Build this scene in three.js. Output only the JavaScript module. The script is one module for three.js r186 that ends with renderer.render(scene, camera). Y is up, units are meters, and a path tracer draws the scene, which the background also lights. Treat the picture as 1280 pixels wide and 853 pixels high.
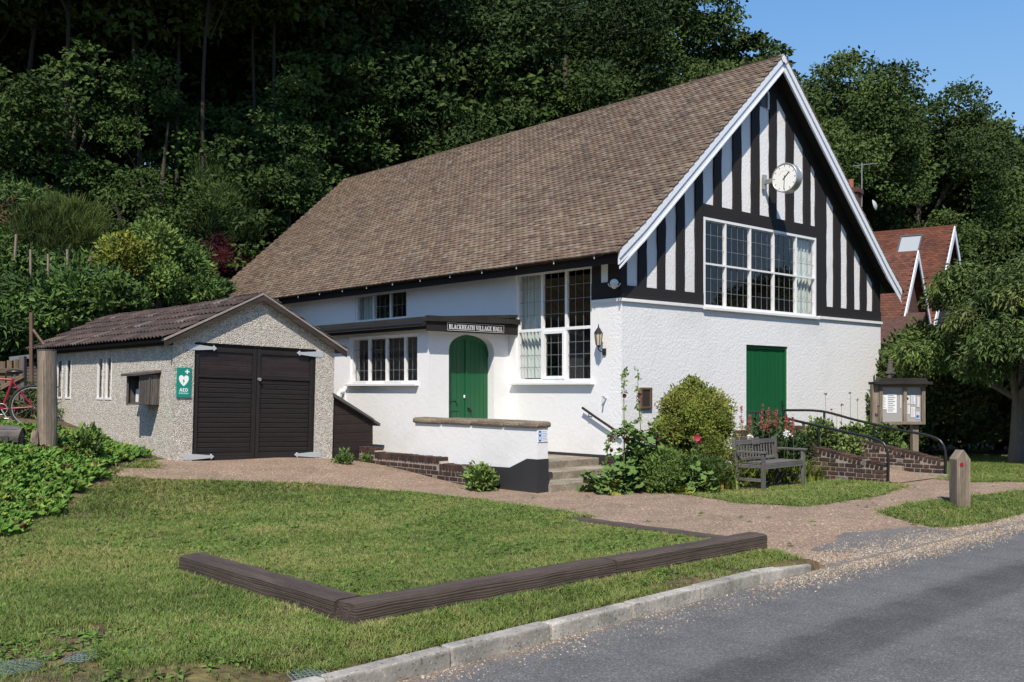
import * as THREE from 'three';
import { mergeGeometries, mergeVertices } from 'three/addons/utils/BufferGeometryUtils.js';
import { RoundedBoxGeometry } from 'three/addons/geometries/RoundedBoxGeometry.js';
import { ImprovedNoise } from 'three/addons/math/ImprovedNoise.js';

// ---------- camera, sky, sun, exposure ----------
const FOCAL = 1244, CX = 640, HY = 486, EYE = 1.6;          // focal length and horizon in photo pixels, eye height in metres
const YAW = 42.4 * Math.PI / 180;                            // turn of the hall's gable against the picture plane
const scene = new THREE.Scene();
const camera = new THREE.PerspectiveCamera(2 * Math.atan(426.5 / FOCAL) * 180 / Math.PI, 1280 / 853, 0.1, 600);
camera.position.set(0, EYE, 0);
camera.lookAt(0, EYE, -10);
camera.setViewOffset(1280, 853, 0, -(HY - 426.5), 1280, 853);
camera.updateProjectionMatrix();

const cosY = Math.cos(YAW), sinY = Math.sin(YAW);
const CO = [1.8897, 17.1586];                                // the hall's street corner: x, distance
// site axes: a along the gable, b back along the hall's side; world = x right, -z away
const world = (a, b, h = 0) => new THREE.Vector3(CO[0] + a * cosY - b * sinY, h, -(CO[1] + a * sinY + b * cosY));
const toSite = (x, d) => { const dx = x - CO[0], dz = d - CO[1]; return [dx * cosY + dz * sinY, -dx * sinY + dz * cosY]; };
const sunDir = new THREE.Vector3().addScaledVector(world(-1, 0).sub(world(0, 0)), 0.35).addScaledVector(world(0, -1).sub(world(0, 0)), 0.32);
sunDir.y = 0.58; sunDir.normalize();
const sun = new THREE.DirectionalLight(new THREE.Color(1, 0.905, 0.785), 4.7);
sun.position.copy(sunDir).multiplyScalar(80).add(new THREE.Vector3(0, 0, -20));
sun.target.position.set(0, 0, -20);
sun.castShadow = true; sun.shadow.mapSize.set(4096, 4096);
Object.assign(sun.shadow.camera, { left: -45, right: 45, top: 45, bottom: -45, near: 1, far: 220 });
scene.add(sun, sun.target);
{
  const w = 256, h = 128, d = new Float32Array(w * h * 4);
  const stops = [[-90, .12, .12, .11], [-2, .2, .22, .22], [0, .44, .62, .82], [6, .36, .56, .79], [13, .245, .455, .74], [21, .145, .335, .665], [40, .085, .23, .53], [90, .055, .165, .42]];
  for (let j = 0; j < h; j++) for (let i = 0; i < w; i++) {
    const el = ((j + .5) / h - .5) * 180; let k = 0; while (k < stops.length - 2 && el > stops[k + 1][0]) k++;
    const A = stops[k], B = stops[k + 1], t = Math.min(1, Math.max(0, (el - A[0]) / (B[0] - A[0])));
    const az = ((i + .5) / w - .5) * 2 * Math.PI, ce = Math.cos(el * Math.PI / 180);
    const dir = new THREE.Vector3(Math.cos(az) * ce, Math.sin(el * Math.PI / 180), Math.sin(az) * ce);
    const g = el > 0 ? 0.30 * Math.exp(-Math.acos(Math.min(1, dir.dot(sunDir))) / .35) : 0;
    for (let c = 0; c < 3; c++) d[(j * w + i) * 4 + c] = A[c + 1] + (B[c + 1] - A[c + 1]) * t + g;
    d[(j * w + i) * 4 + 3] = 1;
  }
  const sky = new THREE.DataTexture(d, w, h, THREE.RGBAFormat, THREE.FloatType);
  sky.mapping = THREE.EquirectangularReflectionMapping; sky.magFilter = THREE.LinearFilter; sky.minFilter = THREE.LinearFilter; sky.wrapS = THREE.RepeatWrapping; sky.needsUpdate = true;
  scene.background = sky; scene.environment = sky;
}
const renderer = new THREE.WebGLRenderer({ antialias: true });
renderer.toneMapping = THREE.LinearToneMapping;
renderer.toneMappingExposure = 1.17;
renderer.shadowMap.enabled = true; renderer.shadowMap.type = THREE.PCFSoftShadowMap;

// ---------- helpers ----------
function rnd(seed) { let s = seed >>> 0; return () => { s = s + 0x6D2B79F5 | 0; let t = Math.imul(s ^ s >>> 15, 1 | s); t = t + Math.imul(t ^ t >>> 7, 61 | t) ^ t; return ((t ^ t >>> 14) >>> 0) / 4294967296; }; }
const S = (x, a, b) => { const t = Math.min(1, Math.max(0, (x - a) / (b - a))); return t * t * (3 - 2 * t); };
const lerp = (a, b, t) => a + (b - a) * t;
const PN = new ImprovedNoise();
const N2 = (x, y, z = 3.7) => PN.noise(x, y, z);
const fb = (x, y, o = 4) => { let s = 0, k = .5, f = 1; for (let i = 0; i < o; i++) { s += k * PN.noise(x * f, y * f, 5.3 + i * 7.1); f *= 2.03; k *= .5; } return s; };
const names = {};
function numbered(n) { names[n] = (names[n] || 0) + 1; return names[n] === 1 ? n : n + '_' + String(names[n] - 1).padStart(3, '0'); }
function tag(o, label, category, group) { o.userData.label = label; o.userData.category = category; if (group) o.userData.group = group; return o; }
const V3 = (x, y, z) => new THREE.Vector3(x, y, z);

// terrain height at site coordinates
function softUp(e, r) { return e <= -r ? 0 : e >= r ? e : (e + r) * (e + r) / (4 * r); }
const edgeShift = a => Math.max(-.6, Math.min(0, .05 * (a + 4.3)));       // the kerb runs slightly askew to the hall
function th(a, b) {
  const bs = b - edgeShift(a);
  let h = .40 * S(b, .2, 4.2) * S(-a, 0, 4.5);
  const e = -(a + 7.87) * .79 + (b - 1.65) * .61;
  if (e > -1) h += .17 * Math.min(softUp(e, .8), 8) * S(b, -4, -.5);
  const b0 = 11.6 + 5.2 * S(a, -4, 1) + 12 * S(a, 12, 24), e2 = b - b0;
  if (e2 > -1) { const q = softUp(e2, 1); h += (.78 * Math.min(q, 6) + .38 * Math.max(0, Math.min(q - 6, 24))) * (1 - .6 * S(a, 14, 40)); }
  if (a > -4.4) h -= .157 * S(-bs, 4.7, 6.24) * S(a, -4.4, -3.9);
  if (bs < -5.6 && a <= -3.9) h -= .05 * S(-bs, 5.6, 6.05);
  h += .012 * N2(a * .8, b * .8) * S(b, -6.2, -5) * (1 - S(b, -3, -1) * S(a, -7, -4) * (1 - S(a, 10, 14)) * .8);
  if (bs < -6.26 && b > -13.6) h = Math.min(h, -.17 - 1.2 * S(-bs, 6.26, 6.9) * S(b, -13.6, -12.9));
  if (b <= -13.6) h = -.05 + .5 * S(-b, 13.6, 20);
  return h;
}
// a photo pixel followed down to the terrain
function pix(px, py) {
  const u = (px - CX) / FOCAL, v = (HY - py) / FOCAL; let d = 2;
  for (let i = 0; i < 4000; i++) { const s = toSite(u * d, d); if (EYE + v * d <= (s[1] - edgeShift(s[0]) < -6.25 ? -.15 : th(s[0], s[1]))) return s; d += .02; }
  return toSite(u * d, d);
}
const pxD = (px, d) => toSite((px - CX) / FOCAL * d, d);               // pixel column at a known distance
const aAt = (px, b) => { const u = (px - CX) / FOCAL, q = world(0, b); return (u * -q.z - q.x) / (cosY - u * sinY); };
const bAt = (px, a) => { const u = (px - CX) / FOCAL, q = world(a, 0); return (u * -q.z - q.x) / (-sinY - u * cosY); };
const hAt = (py, a, b) => EYE + (HY - py) * -world(a, b).z / FOCAL;

// ---- objects ----
function thing(name, label, category, a, b, h, turn = 0, group) {
  const o = new THREE.Group(); o.name = numbered(name); o.position.copy(world(a, b, h)); o.rotation.y = YAW + turn; tag(o, label, category, group); scene.add(o); return o;
}
function part(parent, name, g, m) { const o = new THREE.Mesh(g, m); o.name = name; o.castShadow = o.receiveShadow = true; parent.add(o); return o; }
function sub(parent, name) { const o = new THREE.Group(); o.name = name; parent.add(o); return o; }
function struct(name, g, m) { const o = new THREE.Mesh(g, m); o.name = numbered(name); o.userData.kind = 'structure'; o.receiveShadow = o.castShadow = true; scene.add(o); return o; }
function scatter(parent, name, g, m, list, colors) {            // list of Matrix4, one InstancedMesh of kind stuff
  const o = new THREE.InstancedMesh(g, m, list.length); o.name = name;
  list.forEach((x, i) => o.setMatrixAt(i, x)); if (colors) colors.forEach((c, i) => o.setColorAt(i, c));
  o.userData.kind = 'stuff'; o.castShadow = o.receiveShadow = true; parent.add(o); return o;
}
const _e = new THREE.Euler(), _q = new THREE.Quaternion();
const M4 = (x, y, z, rx = 0, ry = 0, rz = 0, sx = 1, sy = sx, sz = sx) => new THREE.Matrix4().compose(V3(x, y, z), _q.setFromEuler(_e.set(rx, ry, rz)).clone(), V3(sx, sy, sz));

// ---- geometry ----
function uvBox(g, ox = 0, oy = 0) {                              // uv in metres from the face each vertex belongs to
  if (g.index) g = g.toNonIndexed();
  const p = g.attributes.position, n = g.attributes.normal, uv = new Float32Array(p.count * 2);
  for (let i = 0; i < p.count; i += 3) {
    let nx = 0, ny = 0, nz = 0; for (let k = 0; k < 3; k++) { nx += Math.abs(n.getX(i + k)); ny += Math.abs(n.getY(i + k)); nz += Math.abs(n.getZ(i + k)); }
    for (let k = i; k < i + 3; k++) {
      const x = p.getX(k), y = p.getY(k), z = p.getZ(k);
      const [u, v] = nx >= ny && nx >= nz ? [z, y] : ny >= nz ? [x, z] : [x, y];
      uv[k * 2] = u + ox; uv[k * 2 + 1] = v + oy;
    }
  }
  g.setAttribute('uv', new THREE.BufferAttribute(uv, 2)); return g;
}
function uvGrain(g, axis, o = 0) {                               // u runs along the grain
  if (g.index) g = g.toNonIndexed();
  const p = g.attributes.position, n = g.attributes.normal, uv = new Float32Array(p.count * 2), A = 'xyz'.indexOf(axis);
  for (let k = 0; k < p.count; k++) {
    const c = [p.getX(k), p.getY(k), p.getZ(k)], m = [Math.abs(n.getX(k)), Math.abs(n.getY(k)), Math.abs(n.getZ(k))];
    const B = (A + 1) % 3, C = (A + 2) % 3;
    uv[k * 2] = c[A] + o; uv[k * 2 + 1] = (m[B] > m[C] ? c[C] : c[B]) + o * .37;
  }
  g.setAttribute('uv', new THREE.BufferAttribute(uv, 2)); return g;
}
const bx = (x0, x1, y0, y1, z0, z1) => uvBox(new THREE.BoxGeometry(x1 - x0, y1 - y0, z1 - z0).translate((x0 + x1) / 2, (y0 + y1) / 2, (z0 + z1) / 2));
const rb = (x0, x1, y0, y1, z0, z1, r = .008) => uvBox(new RoundedBoxGeometry(x1 - x0, y1 - y0, z1 - z0, 1, Math.min(r, (x1 - x0) * .45, (y1 - y0) * .45, (z1 - z0) * .45)).translate((x0 + x1) / 2, (y0 + y1) / 2, (z0 + z1) / 2));
const gb = (axis, o, ...r) => uvGrain(rb(...r), axis, o);
const join = l => mergeGeometries(l.map(g => { g = g.index ? g.toNonIndexed() : g; for (const k of Object.keys(g.attributes)) if (!['position', 'normal', 'uv', 'color'].includes(k)) g.deleteAttribute(k); return g; }));
function slab(outline, holes, t) {                               // wall sheet in xy, outer face at z = 0, thickness t behind it
  const s = new THREE.Shape(outline.map(p => new THREE.Vector2(...p)));
  for (const h of holes) s.holes.push(new THREE.Path(h.map(p => new THREE.Vector2(...p))));
  return new THREE.ExtrudeGeometry(s, { depth: t, bevelEnabled: false, curveSegments: 12 }).translate(0, 0, -t);
}
const rect = (x0, x1, y0, y1) => [[x0, y0], [x1, y0], [x1, y1], [x0, y1]];
function prism(outline, d0, d1) { const s = new THREE.Shape(outline.map(p => new THREE.Vector2(...p))); return uvBox(new THREE.ExtrudeGeometry(s, { depth: d1 - d0, bevelEnabled: false }).translate(0, 0, d0)); }
function tube(pts, r, seg = 6, n) { const c = new THREE.CatmullRomCurve3(pts.map(p => V3(...p))); return new THREE.TubeGeometry(c, n || pts.length * 4, r, seg, false).toNonIndexed(); }
function rod(p, q, r0, r1 = r0, seg = 7) {
  const a = V3(...p), b = V3(...q), d = b.clone().sub(a), g = new THREE.CylinderGeometry(r1, r0, d.length(), seg, 1).toNonIndexed();
  g.applyQuaternion(new THREE.Quaternion().setFromUnitVectors(V3(0, 1, 0), d.clone().normalize())); return g.translate((p[0] + q[0]) / 2, (p[1] + q[1]) / 2, (p[2] + q[2]) / 2);
}
function limb(pts, rs, seg = 7) {                                // tapered bent tube
  const pos = [], idx = [], uv = [], c = new THREE.CatmullRomCurve3(pts.map(p => V3(...p))), n = (pts.length - 1) * 4, fr = c.computeFrenetFrames(n, false); let L = 0, last = null;
  for (let i = 0; i <= n; i++) {
    const t = i / n, P = c.getPoint(t), k = t * (rs.length - 1), k0 = Math.min(Math.floor(k), rs.length - 2), r = lerp(rs[k0], rs[k0 + 1], k - k0); if (last) L += P.distanceTo(last); last = P;
    for (let j = 0; j <= seg; j++) { const w = j / seg * 6.28318, cw = Math.cos(w) * r, sw = Math.sin(w) * r; pos.push(P.x + fr.normals[i].x * cw + fr.binormals[i].x * sw, P.y + fr.normals[i].y * cw + fr.binormals[i].y * sw, P.z + fr.normals[i].z * cw + fr.binormals[i].z * sw); uv.push(j / seg, L); }
  }
  for (let i = 0; i < n; i++) for (let j = 0; j < seg; j++) { const p = i * (seg + 1) + j; idx.push(p, p + seg + 1, p + 1, p + 1, p + seg + 1, p + seg + 2); }
  const g = new THREE.BufferGeometry(); g.setAttribute('position', new THREE.Float32BufferAttribute(pos, 3)); g.setAttribute('uv', new THREE.Float32BufferAttribute(uv, 2)); g.setIndex(idx); g.computeVertexNormals(); return g.toNonIndexed();
}
function rough(g, amp, freq, seed = 0) {                         // push vertices about a little (positions decide, so seams stay shut)
  const p = g.attributes.position; for (let i = 0; i < p.count; i++) { const x = p.getX(i), y = p.getY(i), z = p.getZ(i); p.setXYZ(i, x + amp * N2(x * freq + seed, y * freq + z * freq, 1.3), y + amp * N2(y * freq + seed, z * freq + x * freq, 4.1), z + amp * N2(z * freq + seed, x * freq - y * freq, 7.7)); } g.computeVertexNormals(); return g;
}

// ---- textures (all computed) ----
function tex(size, fn, srgb = false, rep = 1) {                  // fn(u, v) -> [r,g,b] or grey, 0..1, on a wrapped tile
  const d = new Uint8Array(size * size * 4);
  for (let j = 0; j < size; j++) for (let i = 0; i < size; i++) { const c = fn(i / size, j / size), k = (j * size + i) * 4; if (typeof c === 'number') d[k] = d[k + 1] = d[k + 2] = Math.max(0, Math.min(255, c * 255)); else for (let q = 0; q < 3; q++) d[k + q] = Math.max(0, Math.min(255, c[q] * 255)); d[k + 3] = 255; }
  const t = new THREE.DataTexture(d, size, size); t.wrapS = t.wrapT = THREE.RepeatWrapping; t.magFilter = THREE.LinearFilter; t.minFilter = THREE.LinearMipmapLinearFilter; t.generateMipmaps = true; t.repeat.set(rep, rep); if (srgb) t.colorSpace = THREE.SRGBColorSpace; t.needsUpdate = true; return t;
}
// tileable value noise
function vn(period, seed) { const r = rnd(seed), n = period * period, v = Array.from({ length: n }, r); return (u, w) => { const x = u * period, y = w * period, i = Math.floor(x), j = Math.floor(y), fx = x - i, fy = y - j, sx = fx * fx * (3 - 2 * fx), sy = fy * fy * (3 - 2 * fy), g = (a, b) => v[((b % period + period) % period) * period + (a % period + period) % period]; return lerp(lerp(g(i, j), g(i + 1, j), sx), lerp(g(i, j + 1), g(i + 1, j + 1), sx), sy); }; }
function fbt(periods, seed) { const f = periods.map((p, i) => vn(p, seed + i * 13)); const wt = periods.map((_, i) => Math.pow(.6, i)), s = wt.reduce((a, b) => a + b); return (u, v) => f.reduce((q, g, i) => q + g(u, v) * wt[i], 0) / s; }
function cells(period, seed) { const r = rnd(seed), n = period * period, v = Array.from({ length: n }, () => [r(), r(), r()]); return (u, w) => { const x = u * period, y = w * period, i = Math.floor(x), j = Math.floor(y); let b = 9, id = 0, b2 = 9; for (let q = -1; q < 2; q++) for (let p = -1; p < 2; p++) { const c = v[((j + q + period) % period) * period + (i + p + period) % period], d = Math.hypot(i + p + c[0] - x, j + q + c[1] - y); if (d < b) { b2 = b; b = d; id = c[2]; } else if (d < b2) b2 = d; } return [b, id, b2 - b]; }; }
const scaled = (t, rep, ry = rep) => { const c = t.clone(); c.repeat.set(rep, ry); c.needsUpdate = true; return c; };
const f1 = fbt([6, 13, 29, 61, 127], 11), f2 = fbt([40, 83, 160], 21), f3 = fbt([3, 7, 15, 31], 31);
const T = {};
{ // trowelled roughcast: ridged lumps; tile = 1.2 m
  const l = fbt([14, 31, 63], 41), l2 = fbt([22, 47], 43);
  T.stucco = tex(512, (u, v) => { const r = 1 - Math.abs(l(u, v) * 2 - 1) * 1.6; return .25 + .45 * Math.max(0, r) * l2(v, u) + .3 * f2(u, v); }, false, 1 / .95);
  T.stuccoC = tex(512, (u, v) => { const d = Math.max(0, f3(u, v) - .55) * .14 + Math.max(0, f1(u, v) - .6) * .1; return [.965 - d, .965 - d * 1.05, .965 - d * 1.15]; }, true, 1 / 4.3);
}
{ // pebbledash, tile = 0.55 m
  const c = cells(44, 51), g = fbt([9, 20], 53);
  T.dashB = tex(512, (u, v) => { const [d] = c(u, v); return Math.max(0, 1 - d * 1.25); }, false, 1 / .75);
  T.dashC = tex(512, (u, v) => { const [d, id, e] = c(u, v); const s = e < .1 ? .66 : .70 + .28 * id; const q = s * (.92 + .16 * g(u, v)); return id > .9 ? [q * .74, q * .64, q * .54] : [q, q * .985, q * .945]; }, true, 1 / .75);
}
{ // wood: long fibres along u, tile = 1.6 m x 0.5 m
  const r = rnd(61), rows = Array.from({ length: 512 }, r), w = fbt([4, 9], 63), k = fbt([30, 70], 67);
  const fn = (u, v) => { const q = v * 96 + w(u, v) * 5, i = Math.floor(q), t = q - i, a = rows[(i + 512) % 512], b = rows[(i + 513) % 512]; return lerp(a, b, t * t * (3 - 2 * t)); };
  T.grain = tex(512, (u, v) => .62 + .3 * (fn(u, v) - .5) + .22 * (w(u, v) - .5) + .12 * (k(u, v) - .5), true); T.grain.repeat.set(1 / 1.6, 2);
  T.grainB = tex(512, (u, v) => fn(u, v) * .8 + .2 * k(u, v)); T.grainB.repeat.set(1 / 1.6, 2);
}
{ // tarmac, tile = 0.7 m
  const c = cells(72, 71), big = fbt([2, 5, 11], 73);
  T.tarC = tex(512, (u, v) => { const [d, id] = c(u, v); const s = .50 + .26 * (id - .5) * (d < .42 ? 1 : .3) + .10 * (big(u, v) - .5) + (id > .97 ? .09 : 0); return [s, s, s * 1.01]; }, true, 1 / .8);
  T.tarB = tex(512, (u, v) => { const [d, id] = c(u, v); return Math.max(0, 1 - d * 1.3) * (.6 + .4 * id); }, false, 1 / .8);
}
{ // rolled gravel, tile = 1.1 m
  const c = cells(56, 81), c2 = cells(120, 83), big = fbt([3, 7, 17], 85);
  T.graC = tex(1024, (u, v) => { const [d, id, e] = c(u, v), [d2, i2] = c2(u, v); const st = id > .84 && d < .36; let s = st ? .60 + .24 * (id - .84) / .16 : .55 + .2 * (i2 - .5); s *= .84 + .32 * big(u, v); return st ? [s, s * .94, s * .86] : [s, s * .89, s * .79]; }, true, 1 / 1.7);
  T.graB = tex(1024, (u, v) => { const [d, id] = c(u, v), [d2] = c2(u, v); return (id > .72 && d < .45 ? .5 + .5 * (1 - d / .45) : .3) + .25 * Math.max(0, 1 - d2 * 1.4); }, false, 1 / 1.7);
}
{ // concrete / stone / soil
  const c = cells(90, 91);
  T.conC = tex(512, (u, v) => { const [d, id] = c(u, v); const s = .66 + .26 * (f1(u, v) - .5) + .3 * (f3(u, v) - .5) + (id > .93 ? .1 : id < .05 ? -.16 : 0); return [s, s * .985, s * .95]; }, true, 1 / 1.1);
  T.conB = tex(512, (u, v) => f2(u, v) * .7 + f1(u, v) * .3, false, 1 / 1.1);
  T.soil = tex(512, (u, v) => { const s = .42 + .5 * (f1(u, v) - .5) + .3 * (f2(u, v) - .5); const g = S(f3(u, v), .42, .62); return [lerp(s, s * .84, g), lerp(s * .86, s * .80, g), lerp(s * .70, s * .52, g)]; }, true, 1 / 1.9);
  T.speck = tex(256, (u, v) => { const s = .72 + .5 * (f1(u, v) - .5) + .3 * (f2(u, v) - .5); return [s, s, s]; }, true, 1 / .37);
}
const mat = (c, rough = .85, o = {}) => new THREE.MeshStandardMaterial({ color: Array.isArray(c) ? new THREE.Color().setRGB(...c) : c, roughness: rough, side: THREE.DoubleSide, ...o });
const M = {
  stucco: mat([.86, .865, .87], .9, { map: T.stuccoC, bumpMap: T.stucco, bumpScale: .010 }),
  smooth: mat([.86, .865, .87], .85, { map: T.stuccoC, bumpMap: scaled(T.stucco, .6), bumpScale: .005 }),
  dash: mat([.93, .92, .90], .95, { map: T.dashC, bumpMap: T.dashB, bumpScale: .009 }),
  white: mat([.80, .81, .82], .45),
  whiteWood: mat([.76, .79, .84], .5, { bumpMap: T.grainB, bumpScale: .001 }),
  black: mat([.0125, .0095, .0095], .8, { bumpMap: T.grainB, bumpScale: .004 }),
  gloss: mat([.018, .018, .02], .32),
  plinth: mat([.03, .031, .034], .6, { bumpMap: T.conB, bumpScale: .004 }),
  creosote: mat([.036, .027, .026], .7, { map: T.grain, bumpMap: T.grainB, bumpScale: .003 }),
  brownBoard: mat([.06, .036, .032], .8, { map: T.grain, bumpMap: T.grainB, bumpScale: .003 }),
  sleeper: mat([.20, .15, .118], .95, { map: T.grain, bumpMap: T.grainB, bumpScale: .004 }),
  teak: mat([.36, .34, .325], .85, { map: T.grain, bumpMap: T.grainB, bumpScale: .002 }),
  oak: mat([.62, .50, .38], .85, { map: T.grain, bumpMap: T.grainB, bumpScale: .004 }),
  greyWood: mat([.30, .265, .25], .9, { map: T.grain, bumpMap: T.grainB, bumpScale: .003 }),
  tan: mat([.42, .30, .19], .9, { map: T.grain, bumpMap: T.grainB, bumpScale: .003 }),
  frameWood: mat([.40, .25, .15], .6, { map: T.grain, bumpMap: T.grainB, bumpScale: .001 }),
  green: mat([.006, .10, .033], .4, { bumpMap: T.grainB, bumpScale: .0008 }),
  greenIn: mat([.012, .10, .035], .4),
  stone: mat([.62, .56, .47], .9, { map: T.conC, bumpMap: T.conB, bumpScale: .006 }),
  coping: mat([.50, .42, .33], .9, { map: T.conC, bumpMap: T.conB, bumpScale: .014 }),
  kerb: mat([.66, .65, .63], .9, { map: T.conC, bumpMap: T.conB, bumpScale: .005 }),
  mortar: mat([.30, .265, .23], .95, { bumpMap: T.conB, bumpScale: .006 }),
  brick: mat([1, 1, 1], .9, { map: T.speck, bumpMap: T.conB, bumpScale: .004 }),
  tile: mat([1, 1, 1], .85, { map: T.speck }),
  felt: mat([.085, .085, .085], .9, { bumpMap: T.conB, bumpScale: .003 }),
  feltDark: mat([.055, .052, .05], .95, { map: T.conC, bumpMap: T.conB, bumpScale: .006 }),
  road: mat([.515, .51, .495], .92, { map: T.tarC, bumpMap: T.tarB, bumpScale: .004 }),
  gravel: mat([.98, .89, .80], .95, { map: T.graC, bumpMap: T.graB, bumpScale: .008 }),
  soil: mat([.80, .72, .62], 1, { map: T.soil, bumpMap: T.conB, bumpScale: .02 }),
  lead: mat([.24, .25, .26], .5, { metalness: .3 }),
  galv: mat([.50, .53, .57], .5, { metalness: .15 }),
  steel: mat([.46, .46, .44], .35, { metalness: .55 }),
  glass: new THREE.MeshPhysicalMaterial({ color: 0xffffff, roughness: .02, transmission: 1, thickness: 0, ior: 1.5, side: THREE.DoubleSide }),
  floorWood: mat([.16, .10, .06], .6),
  curtain: new THREE.MeshPhysicalMaterial({ color: new THREE.Color(.5, .57, .55), roughness: .95, side: THREE.DoubleSide }),
  bark: mat([.085, .07, .055], .95, { bumpMap: T.conB, bumpScale: .03 }),
  barkDark: mat([.035, .029, .024], .95),
  barkGrey: mat([.17, .15, .13], .95, { bumpMap: T.conB, bumpScale: .02 }),
  leaf: new THREE.MeshPhysicalMaterial({ color: 0xffffff, roughness: .7, specularIntensity: .4, side: THREE.DoubleSide }),
  leafThin: new THREE.MeshPhysicalMaterial({ color: 0xffffff, roughness: .6, specularIntensity: .6, side: THREE.DoubleSide }),
  grass: new THREE.MeshPhysicalMaterial({ color: 0xffffff, roughness: .75, specularIntensity: .4, side: THREE.DoubleSide }),
};
// canvas print
function print(w, h, draw) { const c = document.createElement('canvas'); c.width = w; c.height = h; draw(c.getContext('2d'), w, h); const t = new THREE.CanvasTexture(c); t.colorSpace = THREE.SRGBColorSpace; t.magFilter = THREE.LinearFilter; return mat([1, 1, 1], .5, { map: t }); }
const face = (w, h) => new THREE.PlaneGeometry(w, h);

// ---- leaves ----
// one spray: n folded leaves spread over a ball of radius R
function spray(n, R, L, W, seed, { droop = 0, up = .3, flat = 1, curl = .12 } = {}) {
  const r = rnd(seed), pos = [];
  for (let i = 0; i < n; i++) {
    const th_ = r() * 6.283, z = r() * 2 - 1, q = Math.sqrt(1 - z * z), rr = R * Math.cbrt(r());
    const base = V3(q * Math.cos(th_) * rr, z * rr * flat, q * Math.sin(th_) * rr);
    const dir = V3(r() - .5, (r() - .5) * .8 - droop + up * .3, r() - .5).addScaledVector(base, .6 / R).normalize();
    const side = V3(r() - .5, (r() - .5) * .7, r() - .5).cross(dir).normalize(), nrm = side.clone().cross(dir);
    const l = L * (.7 + .6 * r()), w = W * (.7 + .6 * r());
    const mid = base.clone().addScaledVector(dir, l * .48), tip = base.clone().addScaledVector(dir, l).add(V3(0, -droop * l * .35, 0)).addScaledVector(nrm, -curl * l);
    const a = mid.clone().addScaledVector(side, w / 2).addScaledVector(nrm, curl * w), b = mid.clone().addScaledVector(side, -w / 2).addScaledVector(nrm, curl * w);
    for (const p of [base, a, tip, base, tip, b]) pos.push(p.x, p.y, p.z);
  }
  const g = new THREE.BufferGeometry(); g.setAttribute('position', new THREE.Float32BufferAttribute(pos, 3)); g.setAttribute('uv', new THREE.Float32BufferAttribute(new Float32Array(pos.length / 3 * 2), 2)); g.computeVertexNormals(); return g;
}
function blades(n, R, H, W, seed, lean = .5, seg = 2) {          // grass-like tuft
  const r = rnd(seed), pos = [];
  for (let i = 0; i < n; i++) {
    const w = r() * 6.283, rr = R * Math.sqrt(r()), bx_ = Math.cos(w) * rr, bz = Math.sin(w) * rr, az = r() * 6.283, h = H * (.55 + .75 * r()), ln = lean * (.3 + r()) * h, ww = W * (.6 + .7 * r());
    const dx = Math.cos(az), dz = Math.sin(az), sx = -dz * ww / 2, sz = dx * ww / 2; let prev = null;
    for (let k = 0; k <= seg; k++) {
      const t = k / seg, f = 1 - t * .92, c = [bx_ + dx * ln * t * t, h * (t - .28 * lean * t * t), bz + dz * ln * t * t], cur = [[c[0] + sx * f, c[1], c[2] + sz * f], [c[0] - sx * f, c[1], c[2] - sz * f]];
      if (prev) pos.push(...prev[0], ...prev[1], ...cur[0], ...cur[0], ...prev[1], ...cur[1]); prev = cur;
    }
  }
  const g = new THREE.BufferGeometry(); g.setAttribute('position', new THREE.Float32BufferAttribute(pos, 3)); g.setAttribute('uv', new THREE.Float32BufferAttribute(new Float32Array(pos.length / 3 * 2), 2)); g.computeVertexNormals(); return g;
}
// leaf sprays over the outside of many small lobes; palette = list of linear colours
function crown(parent, name, { lobes, n, geo, size = 1, vary = .35, palette, seed, inner = .55, up = 0, m = M.leaf, tilt = 1.2 }) {
  const r = rnd(seed), tot = lobes.reduce((s, l) => s + l[3] * l[3], 0), list = [], cols = [], c = new THREE.Color();
  for (const l of lobes) {
    const k = Math.max(1, Math.round(n * l[3] * l[3] / tot)), tone = .78 + .44 * r(), pc = palette[Math.floor(r() * palette.length)];
    for (let i = 0; i < k; i++) {
      const w = r() * 6.283, z = Math.max(-1, Math.min(1, r() * 2 - 1 + up)), q = Math.sqrt(Math.max(0, 1 - z * z)), rr = l[3] * (inner + (1.08 - inner) * Math.sqrt(r()));
      const x = l[0] + q * Math.cos(w) * rr, y = l[1] + z * rr * (l[4] || .8), zz = l[2] + q * Math.sin(w) * rr, s = size * (1 - vary + 2 * vary * r());
      list.push(M4(x, y, zz, (r() - .5) * tilt, r() * 6.283, (r() - .5) * tilt, s));
      const p = r() < .75 ? pc : palette[Math.floor(r() * palette.length)], v = tone * (.75 + .5 * r());
      cols.push(c.setRGB(p[0] * v, p[1] * v, p[2] * v).clone());
    }
  }
  return scatter(parent, name, geo, m, list, cols);
}
function lobesIn(n, R, H, y0, rad, seed, shell = .55) {          // lobes spread through an ellipsoid R wide, H tall, bottom at y0
  const r = rnd(seed), out = [];
  for (let i = 0; i < n; i++) { const w = r() * 6.283, z = r() * 2 - 1, q = Math.sqrt(1 - z * z), k = (shell + (1 - shell) * Math.sqrt(r())) * (.9 + .22 * r()); out.push([q * Math.cos(w) * R * k, y0 + H / 2 + z * H / 2 * k, q * Math.sin(w) * R * k, rad * (.55 + .9 * r())]); }
  return out;
}
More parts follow.
